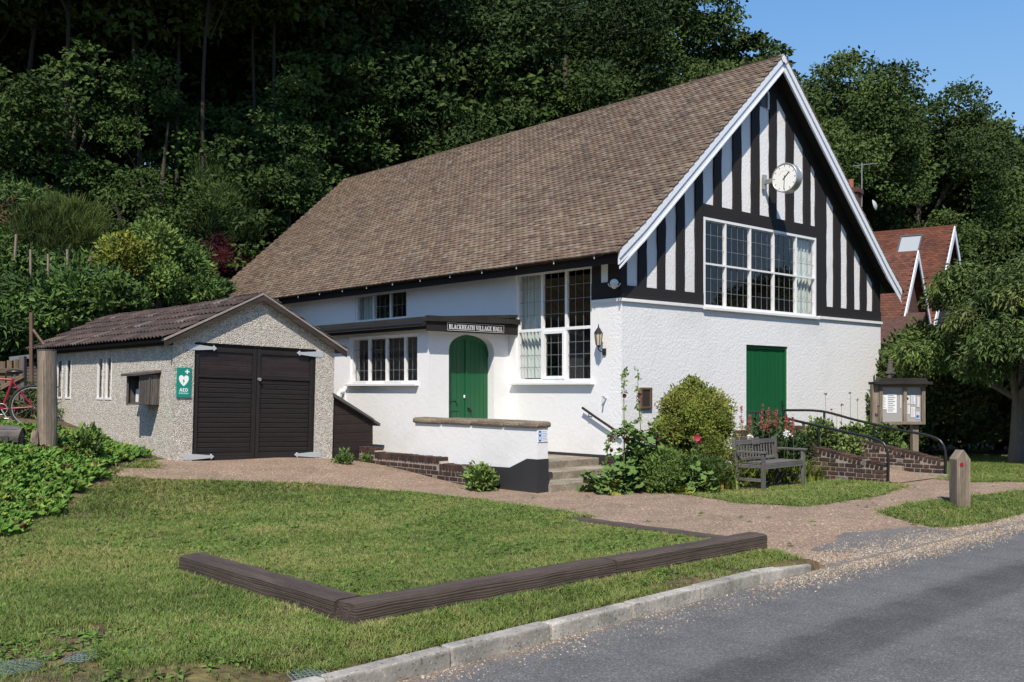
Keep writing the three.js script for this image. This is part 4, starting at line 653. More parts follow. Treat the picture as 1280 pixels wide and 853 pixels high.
// ================= fittings on the hall =================
{
  const ca = aAt(984, -.52), ch = hAt(223, ca, -.52), o = thing('wall_clock', 'round double-sided clock on a bracket projecting from the gable', 'clock', ca, -.52, ch); o.rotation.y = YAW;
  const cyl = (r, x0, x1, n = 36) => new THREE.CylinderGeometry(r, r, x1 - x0, n).rotateZ(Math.PI / 2).translate((x0 + x1) / 2, 0, 0).toNonIndexed(), R = .285;
  part(o, 'case', join([cyl(R, -.09, .09), new THREE.TorusGeometry(R - .008, .014, 8, 40).rotateY(Math.PI / 2).translate(-.09, 0, 0).toNonIndexed(), new THREE.TorusGeometry(R - .008, .014, 8, 40).rotateY(Math.PI / 2).translate(.09, 0, 0).toNonIndexed()]), M.steel);
  const dial = part(o, 'dial', new THREE.CircleGeometry(R - .02, 40).rotateY(-Math.PI / 2).translate(-.0915, 0, 0), print(512, 512, (c, w, h) => { c.fillStyle = '#f2f3f0'; c.fillRect(0, 0, w, h); c.strokeStyle = '#8a8a8a'; c.lineWidth = 9; c.setLineDash([14, 7]); c.beginPath(); c.arc(256, 256, 132, Math.PI * 1.12, Math.PI * 1.45); c.stroke(); c.beginPath(); c.arc(256, 256, 132, Math.PI * 1.55, Math.PI * 1.9); c.stroke(); c.setLineDash([]); c.fillRect(215, 322, 82, 5); }));
  for (let k = 0; k < 12; k++) part(dial, 'hour_mark', new THREE.BoxGeometry(.004, k % 3 ? .032 : .04, .010).translate(-.093, R - .052, 0).rotateX(k * Math.PI / 6), M.gloss);
  const hand = (ang, l, w) => new THREE.BoxGeometry(.004, l + .05, w).translate(-.097, l / 2 - .025, 0).rotateX(ang);
  part(o, 'hour_hand', hand(46 * Math.PI / 180, .155, .018), M.gloss); part(o, 'minute_hand', hand(183 * Math.PI / 180, .225, .012), M.gloss);
  part(o, 'bracket', join([rb(-.035, .035, -.045, .045, -.50, -R + .02, .006), rb(-.06, .06, -.15, .15, -.535, -.50, .006)]), M.steel);
  // carriage lantern on the side wall
  const lb = bAt(756, 0), lh = hAt(440, 0, lb), la = thing('wall_lantern', 'black and gold carriage lantern on the white side wall', 'lantern', 0, lb, lh), X = -.16;
  part(la, 'bracket', join([rb(-.03, 0, -.06, .06, -.04, .04), tube([[0, .02, 0], [-.08, .0, 0], [X, .04, 0], [X, .08, 0]], .012, 6)]), M.gloss);
  part(la, 'cap', join([new THREE.CylinderGeometry(.02, .085, .10, 6).translate(X, .37, 0).toNonIndexed(), new THREE.CylinderGeometry(.006, .014, .06, 6).translate(X, .45, 0).toNonIndexed()]), M.gloss);
  part(la, 'cage', join([new THREE.CylinderGeometry(.045, .02, .04, 6).translate(X, .09, 0).toNonIndexed(), ...[0, 1, 2, 3, 4, 5].map(k => { const c = Math.cos(k * 1.0472), s = Math.sin(k * 1.0472); return rod([X + c * .045, .11, s * .045], [X + c * .075, .32, s * .075], .006, .006, 5); })]), M.gloss);
  part(la, 'glass', new THREE.CylinderGeometry(.068, .042, .205, 6, 1, true).translate(X, .215, 0), mat([.55, .50, .36], .25));
  // small bulkhead lamp at the timbered corner
  const sb = .07, sh = hAt(357, 0, sb), sl = thing('bulkhead_lamp', 'small white lamp on the black corner timber under the eaves', 'lamp', -.02, sb, sh);
  part(sl, 'hood', new THREE.SphereGeometry(.075, 14, 8, 0, 6.3, 0, 1.6).translate(-.09, .03, 0), M.white); part(sl, 'lens', new THREE.SphereGeometry(.066, 14, 10, 0, 6.3, 1.5, 1.6).scale(1, 1.5, 1).translate(-.09, .03, 0), mat([.75, .74, .66], .2)); part(sl, 'guard', join([0, 1, 2, 3, 4, 5].map(k => new THREE.TorusGeometry(.072, .006, 5, 10, 1.57).scale(1, 1.45, 1).rotateZ(-1.57).rotateY(k * 1.047).translate(-.09, .03, 0).toNonIndexed())), M.white); part(sl, 'mount', rb(-.03, .0, .02, .09, -.03, .03), M.gloss);
  // framed plaque
  const pa = aAt(806, 0), ph = hAt(498, pa, 0), pq = thing('wall_plaque', 'dark plaque in a wooden frame on the white front wall', 'plaque', pa, 0, ph), w = .155, h = .19;
  part(pq, 'frame', join([gb('y', 0, -w, -w + .05, -h, h, .002, .05), gb('y', 1, w - .05, w, -h, h, .002, .05), gb('x', 2, -w + .05, w - .05, h - .04, h, .002, .048), gb('x', 3, -w + .05, w - .05, -h, -h + .04, .002, .048)]), M.frameWood);
  part(pq, 'plate', bx(-w + .05, w - .05, -h + .04, h - .04, .004, .03), mat([.045, .035, .032], .4, { bumpMap: T.conB, bumpScale: .002 }));
  // cable clip box on the side wall
  const kb = bAt(758, 0), kk = thing('outdoor_tap', 'small grey tap on the white wall above the handrail', 'tap', 0, kb, hAt(500, 0, kb)); part(kk, 'body', join([rod([0, .03, 0], [-.08, .03, 0], .018), rod([-.08, .05, 0], [-.10, -.05, 0], .014), rb(-.10, -.06, .05, .066, -.03, .03)]), M.galv);
}
// ================= street furniture and wood =================
function sleeper(label, a, b, turn, L, w, h, sink, seed) { const o = thing('railway_sleeper', label, 'sleeper', a, b, th(a, b), turn, 'sleepers edging the lawn'); const g = new RoundedBoxGeometry(L, h + .1, w, 3, .018); const g2 = new THREE.BoxGeometry(L, h + .1, w, 40, 5, 7); const p = g2.attributes.position; for (let i = 0; i < p.count; i++) { const e = Math.abs(Math.abs(p.getX(i)) - L / 2) < .001; const ed = Math.abs(p.getY(i)) > h / 2 + .04 && Math.abs(p.getZ(i)) > w / 2 - .01; if (ed) { p.setY(i, p.getY(i) - .012); p.setZ(i, p.getZ(i) * .96); } if (e) p.setX(i, p.getX(i) + .02 * N2(p.getY(i) * 30, p.getZ(i) * 30, seed)); } part(o, 'beam', uvGrain(rough(g2.translate(L / 2, h / 2 - .05, w / 2), .006, 4, seed * 3.1), 'x', seed), M.sleeper); return o; }
sleeper('dark timber sleeper with its free end lying out on the grass', -9.22, -5.46, Math.PI / 2, 2.52, .25, .135, 0, 1);
sleeper('dark timber sleeper along the verge at the lawn corner', -9.22, -5.49, 0, 2.62, .24, .14, 0, 2);
sleeper('dark timber sleeper along the verge ending at the drive', -6.58, -5.495, .004, 2.28, .24, .135, 0, 3);
sleeper('nearly sunken timber sleeper between lawn and drive', -4.30, -5.42, Math.PI / 2, 2.5, .22, .03, 0, 4);
{
  // bench
  const [ba, bb] = pix(955, 614), o = thing('garden_bench', 'weathered grey slatted wooden bench on the grass by the ramp', 'bench', ba, bb, th(ba, bb), .03), L = 1.28, D = .47, r = rnd(3); let q = 0; const B = (n, ax, ...c) => part(o, n, gb(ax, q++ * .63, ...c, .006), M.teak);
  for (const x of [0, L - .06]) { B('leg', 'y', x, x + .06, 0, .58, -.055, 0); const bl = part(o, 'leg', gb('y', q++, x, x + .06, 0, .80, -.055, 0, .006), M.teak); bl.position.z = -D; bl.rotation.x = -.09; B('armrest', 'z', x - .012, x + .072, .58, .615, -D - .02, .03); B('side_rail', 'z', x + .012, x + .048, .13, .18, -D, -.055); B('side_rail', 'z', x + .012, x + .048, .34, .40, -D, -.055); }
  B('apron', 'x', .06, L - .06, .33, .405, -.045, -.01);
  for (let k = 0; k < 5; k++) B('seat_slat', 'x', .0 + (k ? .062 : .062), L - .062, .405, .427, -.06 - k * .085 - .03, -.06 - k * .085 + .042);
  const bk = (n, ax, ...c) => { const m = B(n, ax, ...c); m.position.z = -D; m.rotation.x = -.09; }; bk('back_rail', 'x', .06, L - .06, .70, .775, -.045, -.01); bk('back_rail', 'x', .06, L - .06, .44, .49, -.045, -.01); bk('carved_motif', 'x', L / 2 - .1, L / 2 + .1, .685, .80, -.05, -.004);
  for (let k = 0; k < 13; k++) { const x = .11 + k * (L - .25) / 12; bk('back_slat', 'y', x, x + .034, .485, .70, -.037, -.018); }
  // bollard
  const [oa, ob] = pix(1200, 633), po = thing('wooden_bollard', 'square wooden bollard with pointed top and red reflector on the verge', 'bollard', oa, ob, th(oa, ob), -YAW + .12), s = .098, g = new THREE.BoxGeometry(s * 2, .78, s * 2, 2, 4, 2).translate(0, .29, 0), p = g.attributes.position; for (let i = 0; i < p.count; i++) if (p.getY(i) > .67) { p.setY(i, .74 - (Math.abs(p.getX(i)) + 0 * Math.abs(p.getZ(i))) / s * .075 + (Math.abs(p.getX(i)) < .01 ? .055 : 0)); } part(po, 'post', uvGrain(rough(g, .006, 6, 2), 'y'), M.oak);
  part(po, 'reflector', new THREE.CylinderGeometry(.026, .026, .012, 18).rotateX(Math.PI / 2).translate(-.035, .595, s + .006), mat([.32, .01, .012], .25));
  // notice board
  const d = 19.6, [na, nb] = pxD(1127, d), nz = hAt(477, na, nb), nw = .93, y0 = hAt(531, na, nb), y1 = hAt(481, na, nb), n = thing('notice_board', 'glazed wooden notice board with papers on a post at the hall corner', 'notice board', na, nb, 0, -YAW + .06), hx = nw / 2; q = 0;
  const NB = (nm, ax, ...c) => part(n, nm, gb(ax, q++ * .4, ...c, .005), M.oak);
  NB('post', 'y', .25, .37, -.3, y0 + .02, -.16, -.04); NB('post', 'y', -.37, -.25, -.3, y0 + .02, -.16, -.04);
  NB('back_panel', 'x', -hx, hx, y0, y1, -.06, -.03); for (const x of [-hx, hx - .07]) NB('stile', 'y', x, x + .07, y0, y1, -.03, .05); NB('stile', 'y', -.035 + .06, .035 + .06, y0 + .05, y1 - .05, -.01, .045); NB('rail', 'x', -hx + .07, hx - .07, y0, y0 + .06, -.03, .048); NB('rail', 'x', -hx + .07, hx - .07, y1 - .05, y1, -.03, .048);
  part(n, 'side_panel', gb('y', 3, -hx - .14, -hx - .002, y0 - .02, y1, -.07, .03, .004), M.oak);
  part(n, 'roof', rough(rb(-hx - .12, hx + .1, y1 + .0, y1 + .055, -.2, .16), .004, 4).rotateX(.0), M.feltDark); part(n, 'roof_cap', prism([[-hx - .06, y1 + .055], [hx + .04, y1 + .055], [hx - .02, y1 + .13], [-hx + .04, y1 + .13]], -.12, .1), M.feltDark);
  part(n, 'cork_board', bx(-hx + .07, hx - .07, y0 + .06, y1 - .05, -.03, -.012), mat([.36, .35, .34], .9));
  const H = y1 - y0 - .11, ps = [[-.37, .36, .16, .42], [-.19, .25, .20, .55], [-.01, .4, .02, .4], [.13, .52, .08, .22], [.13, .22, .08, .26], [.24, .50, .09, .26], [.235, .12, .08, .30], [.33, .08, .07, .2], [.34, .42, .05, .3]]; const inks = ['#7d8794', '#6a7076', '#888', '#7b8fa8', '#666', '#4f6aa0', '#808080', '#3568b0', '#777'];
  ps.forEach(([x, y, w, h], i) => { const py = y0 + .06 + y * H; part(n, 'paper', face(w, h * H).translate(x, py + h * H / 2 - .0, -.008 + i * .001), print(48, 64, (c, w2, h2) => { c.fillStyle = '#e9ebec'; c.fillRect(0, 0, w2, h2); c.fillStyle = inks[i]; for (let k = 0; k < 9; k++) c.fillRect(5, 5 + k * 6.4, 24 + (k * 7 + i * 5) % 15, 2.4); if (i === 7) { c.fillRect(4, 30, 40, 26); } if (i === 3) { c.fillStyle = '#333'; c.fillRect(10, 10, 24, 24); } })); });
  for (const [xa, xb] of [[-hx + .072, .022], [.098, hx - .072]]) part(n, 'pane', face(xb - xa, y1 - y0 - .115).translate((xa + xb) / 2, (y0 + y1) / 2 + .003, .022), M.glass);
  part(n, 'finial', join([rod([-.24, y1 + .13, -.02], [-.24, y1 + .22, -.02], .05, .045, 8), rb(-.33, -.13, y1 + .21, y1 + .25, -.08, .04), rod([-.22, y1 + .25, -.02], [-.22, y1 + .48, -.02], .07, .03, 8)]), M.greyWood);
  // thick pole on the bank
  const [ta, tb] = pxD(58, 14), tp = thing('timber_pole', 'thick weathered cut-off timber pole standing in the ivy bank', 'pole', ta, tb, 0), tg = th(ta, tb), th1 = hAt(438, ta, tb), tgm = limb([[0, tg - .3, 0], [.01, tg + .6, 0], [0, th1, 0]], [.14, .128, .125], 18); part(tp, 'trunk', uvGrain(rough(tgm, .012, 5, 1), 'y'), M.oak); part(tp, 'top', new THREE.CylinderGeometry(.125, .125, .02, 18).translate(0, th1, 0), M.greyWood); part(tp, 'stub', uvGrain(rough(limb([[-.24, tg - .2, .08], [-.2, tg + .2, .05], [-.16, tg + .42, .03]], [.08, .07, .03], 8), .02, 9, 4), 'y'), M.oak);
  // log
  const [ga2, gb2] = pxD(8, 13.6), lg = thing('cut_log', 'short grey cut log lying under the bicycle on the bank', 'log', ga2, gb2, th(ga2, gb2) + .27, -YAW + .2); part(lg, 'wood', uvGrain(rough(limb([[-.3, 0, 0], [0, .02, 0], [.2, 0, .02]], [.15, .16, .13], 14), .02, 7, 2), 'x'), M.greyWood); part(lg, 'cut_end', new THREE.CircleGeometry(.13, 14).rotateY(Math.PI / 2).translate(.2, 0, .02), M.tan);
  // boarded shed behind the pole
  const [sa, sb] = pxD(23, 20.9), sh = thing('garden_shed', 'old grey boarded shed with felt roof behind the timber pole', 'shed', sa, sb, th(sa, sb), -YAW + .3), hs = hAt(449, sa, sb) - th(sa, sb);
  for (let k = 0; k < 15; k++) { const a = -.15 + k * (hs + .1) / 15, b = a + (hs + .1) / 15 - .008; const m = part(sh, 'board', gb('x', k * .6, 0, 1.5, a, b, -.03, .0 + .002 * (k % 3), .004), M.greyWood); m.rotation.x = .02; }
  part(sh, 'side_wall', gb('z', 2, -.0, .02, -.15, hs, -1.6, -.04), M.greyWood); part(sh, 'back_wall', bx(.02, 1.48, -.15, hs, -1.6, -1.57), M.greyWood); const rr = part(sh, 'roof', rough(prism([[-.16, hs - .05], [1.6, hs + .22], [1.6, hs + .28], [-.16, hs + .04]], -1.7, .14), .01, 3), mat([.15, .18, .20], .9, { bumpMap: T.conB, bumpScale: .004 }));
  // wooden fence panel
  const [fa, fbb] = pxD(4, 19), fp = thing('wooden_fence', 'brown wooden fence panel with diagonal brace beside the shed', 'fence', fa, fbb, th(fa, fbb), -YAW), fh = hAt(452, fa, fbb) - th(fa, fbb); for (let k = 0; k < 9; k++) part(fp, 'board', gb('y', k, -.85 + k * .13, -.85 + k * .13 + .10, -.1, fh + .02 * (k % 3), -.03, 0, .004), M.tan); part(fp, 'rail', gb('x', 1, -.9, .32, fh - .22, fh - .13, 0, .05), M.tan); part(fp, 'rail', gb('x', 2, -.9, .32, .5, .6, 0, .05), M.greyWood); part(fp, 'brace', gb('x', 3, -.9, .35, -.04, .04, 0, .05).rotateZ(.5).translate(.1, fh - .45, .052), M.tan); part(fp, 'post', gb('y', 4, .32, .42, -.2, fh + .1, -.06, .05), M.greyWood);
  const [sa2, sb2] = pxD(39, 20.5), stv = thing('fence_stake', 'tall brown stake with a leaning prop behind the shed roof', 'stake', sa2, sb2, th(sa2, sb2), -YAW), sH = hAt(391, sa2, sb2) - th(sa2, sb2); part(stv, 'stake', gb('y', 0, -.035, .035, -.2, sH, -.035, .035), M.frameWood); part(stv, 'prop', rod([.03, sH - .35, 0], [.42, sH - .85, .05], .03), M.frameWood);
}
{ // bicycle leaning by the shed
  const [a, b] = pxD(11, 15.5), o = thing('bicycle', 'red bicycle with teal helmet hung on its handlebar by the shed', 'bicycle', a, b, th(a, b) + .14, -YAW + .25), R = .33; const red = mat([.28, .012, .03], .35), blk = M.gloss;
  const wx = [-.72, .34]; for (const x of wx) { const w = sub(o, 'wheel'); part(w, 'tyre', new THREE.TorusGeometry(R, .022, 8, 40).translate(x, R, 0), mat([.02, .02, .02], .8)); part(w, 'rim', new THREE.TorusGeometry(R - .028, .010, 6, 40).translate(x, R, 0), M.steel); part(w, 'spokes', join([...Array(14)].map((_, k) => rod([x, R, 0], [x + Math.cos(k * .4488) * (R - .03), R + Math.sin(k * .4488) * (R - .03), 0], .0018, .0018, 3))), M.steel).userData.kind = 'stuff'; }
  part(o, 'frame', join([rod([-.1, .30, 0], [.06, .78, 0], .019), rod([-.1, .30, 0], [-.50, .72, 0], .022), rod([-.50, .78, 0], [.04, .76, 0], .018), rod([-.1, .30, 0], [.34, R, 0], .014), rod([.34, R, 0], [.04, .74, 0], .013)]), red);
  part(o, 'fork', rod([-.48, .80, 0], [-.72, R, 0], .018), red); part(o, 'handlebar', join([rod([-.50, .78, 0], [-.46, .95, 0], .016), rod([-.46, .95, -.28], [-.46, .95, .28], .013), rod([-.46, .95, .16], [-.40, .95, .30], .018)]), blk); part(o, 'saddle', new THREE.SphereGeometry(.13, 12, 8).scale(1, .3, .55).translate(.08, .88, 0), blk); part(o, 'seat_post', rod([.05, .76, 0], [.08, .86, 0], .013), M.steel); part(o, 'crank', join([new THREE.TorusGeometry(.085, .008, 5, 20).translate(-.1, .3, .04).toNonIndexed(), rod([-.1, .3, .05], [-.02, .16, .06], .011), rb(-.06, .03, .145, .165, .05, .14)]), M.steel);
  part(o, 'bottle', rod([-.33, .50, .05], [-.24, .40, .05], .035, .035, 10), mat([.6, .08, .16], .4));
  const h = thing('cycle_helmet', 'teal cycle helmet hanging from the bicycle handlebar', 'helmet', a, b, th(a, b) + .14, -YAW + .25); part(h, 'shell', new THREE.SphereGeometry(.14, 14, 9, 0, 6.3, 0, 1.7).scale(1.15, .85, .9).translate(-.62, .90, .26), mat([.02, .36, .28], .35)); part(h, 'strap', tube([[-.70, .90, .3], [-.62, .78, .27], [-.52, .92, .22]], .006, 5), blk);
}
// ================= house beyond =================
{
  const TH = 55.6 * Math.PI / 180, d = 38, [a, b] = pxD(1193, d), apex = hAt(282, a, b), o = thing('brick_house', 'brick house with orange-red tiled roof and white bargeboards behind the hall', 'house', a, b, 0, TH - YAW), hw = 3.6, ev = apex - 3.9, L = 13, base = th(a, b);
  const brk = mat([.20, .085, .055], .9, { map: T.speck, bumpMap: T.conB, bumpScale: .01 }), rt = mat([1, 1, 1], .85, { map: T.speck });
  part(o, 'wall', prism([[-hw, base - 1], [hw, base - 1], [hw, ev], [0, apex - .15], [-hw, ev]], -L, -.3), brk);
  for (const f of [1, -1]) part(o, 'roof_deck', prism([[-f * (hw + .4), ev - .43], [0, apex], [0, apex - .12], [-f * (hw + .4), ev - .55]], -L - .2, 0), mat([.10, .05, .04], .9));
  const r = rnd(17), list = [], cols = [], c = new THREE.Color(), sl = Math.atan2(3.9, hw), tg = uvBox(new THREE.BoxGeometry(.162, .014, .17));
  for (let s = 0; s < 5.75; s += .11) for (let k = 0; k < 79; k++) { const x = -(hw + .4) + s * Math.cos(sl), y = ev - .43 + s * Math.sin(sl) + .03; const m = new THREE.Matrix4().makeRotationZ(sl - .08).multiply(M4(0, 0, 0, 0, Math.PI / 2, 0)); m.setPosition(x, y + (r() - .5) * .008, -.09 - k * .167 - (Math.round(s / .11) % 2) * .083); list.push(m); const v = (.7 + .6 * r()) * (.85 + .5 * fb(s, k * .1)); cols.push(c.setRGB(.30 * v, .098 * v, .05 * v).clone()); }
  { const wsl = Math.atan2(6.18 - 4.15, 1.7); for (let s = 0; s < 2.95; s += .11) for (let k = 0; k < 43; k++) { const m = new THREE.Matrix4().makeRotationZ(wsl - .08).multiply(M4(0, 0, 0, 0, Math.PI / 2, 0)); m.setPosition(-6.1 - 2.0 + s * Math.cos(wsl), 4.15 - .36 + s * Math.sin(wsl) + .03 + (r() - .5) * .008, -.09 - k * .167 - (Math.round(s / .11) % 2) * .083); list.push(m); const v = (.65 + .6 * r()); cols.push(c.setRGB(.27 * v, .10 * v, .06 * v).clone()); } }
  scatter(o, 'roof_tiles', tg, rt, list, cols);
  part(o, 'far_roof_tiles', prism([[hw + .4, ev - .40], [0, apex + .03], [0, apex], [hw + .4, ev - .43]], -L - .2, .02), mat([.23, .08, .045], .9, { map: T.speck }));
  for (let k = 0; k < 29; k++) part(o, 'ridge_tile', new THREE.CylinderGeometry(.12, .125, .45, 8, 1, true, -1.6, 3.2).rotateX(Math.PI / 2).translate(0, apex - .02, -.22 - k * .452), mat([.22 + .05 * (k % 2), .08, .045], .9));
  for (const f of [1, -1]) { const e = f > 0 ? 0 : .002; part(o, 'bargeboard', prism([[-f * (hw + .42), ev - .47], [0, apex - .02], [0, apex - .42], [-f * (hw + .42), ev - .80]], .0 + e, .04 + e), M.whiteWood); }
  part(o, 'gable_infill', prism([[-hw + .4, ev], [hw - .4, ev], [0, apex - .6]], -.3, -.27), M.brownBoard);
  const sk = sub(o, 'roof_window'); sk.position.set(-.72, 7.10, -1.45); sk.rotation.z = sl; part(sk, 'frame', join([bx(-.55, .55, 0, .09, -.42, -.36), bx(-.55, .55, 0, .09, .36, .42), bx(-.55, -.47, 0, .088, -.36, .36), bx(.47, .55, 0, .088, -.36, .36)]), mat([.08, .08, .085], .5)); part(sk, 'pane', bx(-.47, .47, .03, .05, -.36, .36), mat([.36, .39, .41], .35));
  // smaller gabled wing and a lean-to in front of it
  const wx = -6.1, wa = 6.18, wh = 1.7, we = 4.15, wt = mat([.26, .10, .065], .9, { map: T.speck, bumpMap: T.conB, bumpScale: .02 });
  part(o, 'wing_wall', prism([[wx - wh, base - 1], [wx + wh, base - 1], [wx + wh, we], [wx, wa - .15], [wx - wh, we]], -7, -.25), brk);
  for (const f of [1, -1]) { const e = f > 0 ? 0 : .002; part(o, 'wing_roof', prism([[wx - f * (wh + .3), we - .36], [wx, wa], [wx, wa - .1], [wx - f * (wh + .3), we - .46]], -7.1, .0), wt); part(o, 'wing_bargeboard', prism([[wx - f * (wh + .32), we - .40], [wx, wa - .0], [wx, wa - .30], [wx - f * (wh + .32), we - .66]], .0 + e, .04 + e), M.whiteWood); }
  part(o, 'lean_to_roof', prism([[wx - wh - 1.9, 2.95], [wx - wh - .0, 4.0], [wx - wh - .0, 3.9], [wx - wh - 1.9, 2.85]], -6, .6), mat([.17, .085, .06], .9, { map: T.speck, bumpMap: T.conB, bumpScale: .02 })); part(o, 'lean_to_wall', bx(wx - wh - 1.6, wx - wh, base - 1, 2.95, -5.8, .3), brk);
  const cz = -4.0, ch = part(o, 'chimney', bx(.1, .7, apex - 1.2, apex + 1.9, cz - .35, cz + .35), brk); part(ch, 'chimney_cap', rb(.03, .77, apex + 1.7, apex + 1.9, cz - .42, cz + .42), brk); part(ch, 'chimney_pot', rod([.4, apex + 1.9, cz], [.4, apex + 2.3, cz], .13, .11, 10), mat([.28, .12, .07], .9));
  part(ch, 'aerial', join([rod([.72, apex + 1.2, cz + .36], [.72, apex + 3.0, cz + .36], .02), rod([.72, apex + 2.9, cz], [.72, apex + 2.9, cz + 1.0], .016), ...[0, 1, 2, 3].map(k => rod([.45, apex + 2.9, cz + .1 + k * .25], [1.0, apex + 2.9, cz + .1 + k * .25], .010, .010, 4))]), M.steel);
  part(ch, 'satellite_dish', new THREE.SphereGeometry(.34, 14, 6, 0, 6.3, 0, .75).rotateX(1.3).translate(1.0, apex + 1.2, cz + .55), mat([.45, .45, .45], .6));
}
{ // corrugated shed and flat roofed shed behind the far end of the hall
  const [a, b] = pxD(285, 36), h0 = hAt(372, a, b), o = thing('corrugated_shed', 'brown corrugated roof of a shed showing past the hall end', 'shed', a, b, 0, .1); const pr = []; for (let k = 0; k <= 60; k++) pr.push([-2.2 + k * .075, (k % 2) * .05]); const g = prism([...pr, ...pr.slice().reverse().map(p => [p[0], p[1] - .03])], -3.4, 0); part(o, 'roof', g.rotateX(.36).translate(.4, h0, 0), mat([.16, .11, .10], .8)); part(o, 'wall', bx(-1.9, 2.5, th(a, b) - .5, h0 - .15, -3, -.2), M.brownBoard);
  const [a2, b2] = pxD(300, 41), h2 = hAt(321, a2, b2), q = thing('flat_roofed_shed', 'dark flat roofed shed on the bank behind the red maple', 'shed', a2, b2, 0, -YAW + .25); part(q, 'roof', bx(-2.6, 3.4, h2 - .1, h2, -2.5, .3), M.felt); part(q, 'wall', bx(-2.4, 3.2, h2 - 2.6, h2 - .1, -2.4, 0), M.brownBoard); part(q, 'post', rod([-2.1, h2 - 2.4, .2], [-2.1, h2 - .1, .2], .06), M.greyWood);
}
// ================= planting =================
const noBuild = (a, b) => (a > -2.75 && a < W + .1 && b > -.45 && b < HL + .3) || (a > gA - .05 && a < gA + 3.4 && b > gB - .05 && b < gB + 6.8) || (a > 2.95 && a < 4.95 && b > -3.5 && b < 0);
const sleepers = [[-9.25, -8.95, -5.75, -2.95], [-9.25, -6.5, -5.75, -5.46], [-6.6, -4.2, -5.75, -5.46], [-4.34, -4.06, -5.6, -2.9]];
const onSleeper = (a, b, e = .015) => sleepers.some(s => a > s[0] - e && a < s[1] + e && b > s[2] - e && b < s[3] + e);
const bankF = (a, b) => -(a + 7.87) * .79 + (b - 1.65) * .61;          // metres up the ivy bank
const col3 = (c, v) => new THREE.Color().setRGB(c[0] * v, c[1] * v, c[2] * v);
const seen = (a, b, m = 60) => { const w = world(a, b), d = -w.z; if (d < 3) return false; const x = CX + FOCAL * w.x / d; return x > -m && x < 1280 + m; };
{ // mown grass
  const r = rnd(7), L1 = [], C1 = [], L2 = [], C2 = [], G1 = [.15, .215, .05], G2 = [.225, .255, .075], DRY = [.37, .31, .16], DK = [.105, .162, .036];
  let tries = 0;
  while (tries < 760000) {
    tries++; const a = -17 + r() * 28.5, b = -6.9 + r() * 12.7; const dCam = -world(a, b).z;
    if (!seen(a, b, 420)) continue; if (b > 5 && a < 9) continue;
    const keep = dCam < 8 ? 1 : dCam < 12 ? .75 : .5; if (r() > keep) continue;
    const df = driveF(a, b); if (df > -.02 && !(df < .10 && r() < .10)) continue; if (b - edgeShift(a) < -6.12 || (a > -4.12 && a < -3.7 && b < -5.8)) continue;
    if (noBuild(a, b) || onSleeper(a, b)) continue; if (bankF(a, b) > .45 + .6 * fb(a, b)) continue;
    if (a > -2.4 && a < 3 && b > -1.5 - .9 * S(a, -.9, .4)) continue; if (a > 9 && b > 3) continue;
    const soil = fb(a * 1.1 + 4, b * 1.1) + .35 * fb(a * 4, b * 4) - .10 + .30 * S(-(b - edgeShift(a)), 5.75, 6.1) + .62 * S(-a, 9.8, 10.8) * S(-b, 4.0, 4.9); if (soil > .22 && r() < Math.min(.93, (soil - .22) * 5)) continue;
    const n1 = fb(a * .55, b * .55), n2 = fb(a * 2.3 + 9, b * 2.3), rough_ = (a < -9.3 || b < -5.8) ? 1 : 0; const t = Math.max(0, Math.min(1, .48 + n1 * 1.3 + n2 * .9)); let c = t < .5 ? [lerp(DK[0], G1[0], t * 2), lerp(DK[1], G1[1], t * 2), lerp(DK[2], G1[2], t * 2)] : [lerp(G1[0], G2[0], t * 2 - 1), lerp(G1[1], G2[1], t * 2 - 1), lerp(G1[2], G2[2], t * 2 - 1)];
    if (r() < .10 + .55 * Math.max(0, n2 + n1 * .4)) c = [lerp(c[0], DRY[0], .6), lerp(c[1], DRY[1], .6), lerp(c[2], DRY[2], .6)];
    const hs = (.75 + .6 * r()) * (1 + .35 * rough_ + .5 * n2) * (dCam > 12 ? 1.25 : 1), m = M4(0, 0, 0, (r() - .5) * .3, r() * 6.283, (r() - .5) * .3, (dCam > 12 ? 1.35 : 1) * (.85 + .4 * r()), hs, (dCam > 12 ? 1.35 : 1) * (.85 + .4 * r())); m.setPosition(world(a, b, th(a, b) - .003));
    if (r() < .72) { L1.push(m); C1.push(col3(c, .8 + .4 * r())); } else { L2.push(m); C2.push(col3(c, .8 + .45 * r())); }
  }
  const g = scatter(scene, 'lawn_grass', G_.tuft, M.grass, L1, C1); g.userData.label = 'short mown green grass of the lawn and verges'; g.userData.category = 'grass';
  const g2 = scatter(scene, 'coarse_grass', G_.tuft2, M.grass, L2, C2); g2.userData.label = 'broader coarse blades among the mown lawn'; g2.userData.category = 'grass';
  // lawn weeds: rosettes, plus weeds at the foot of walls and along the kerb
  const L3 = [], C3 = []; for (let i = 0; i < 9000; i++) { const a = -13 + r() * 9.2, b = -6.05 + r() * 7; if (driveF(a, b) > -.05 || noBuild(a, b) || onSleeper(a, b, .05) || !seen(a, b)) continue; if (fb(a * .9 + 3, b * .9) < -.02 + .35 * r()) continue; const s = .45 + .6 * r(), m = M4(0, 0, 0, (r() - .5) * .4, r() * 6.28, (r() - .5) * .4, s, s * .7, s); m.setPosition(world(a, b, th(a, b) + .012)); L3.push(m); C3.push(col3([.11, .185, .04], .7 + .6 * r())); }
  for (let i = 0; i < 260; i++) { const a = -4.2 + r() * 8, b = -5.8 + r() * 5.5; if (driveF(a, b) < .1 || fb(a * 1.5, b * 1.5 + 7) < .12) continue; const s = .3 + .4 * r(), m = M4(0, 0, 0, 0, r() * 6.28, 0, s, s * .6, s); m.setPosition(world(a, b, th(a, b) + .012)); L3.push(m); C3.push(col3([.10, .16, .04], .7 + .6 * r())); }
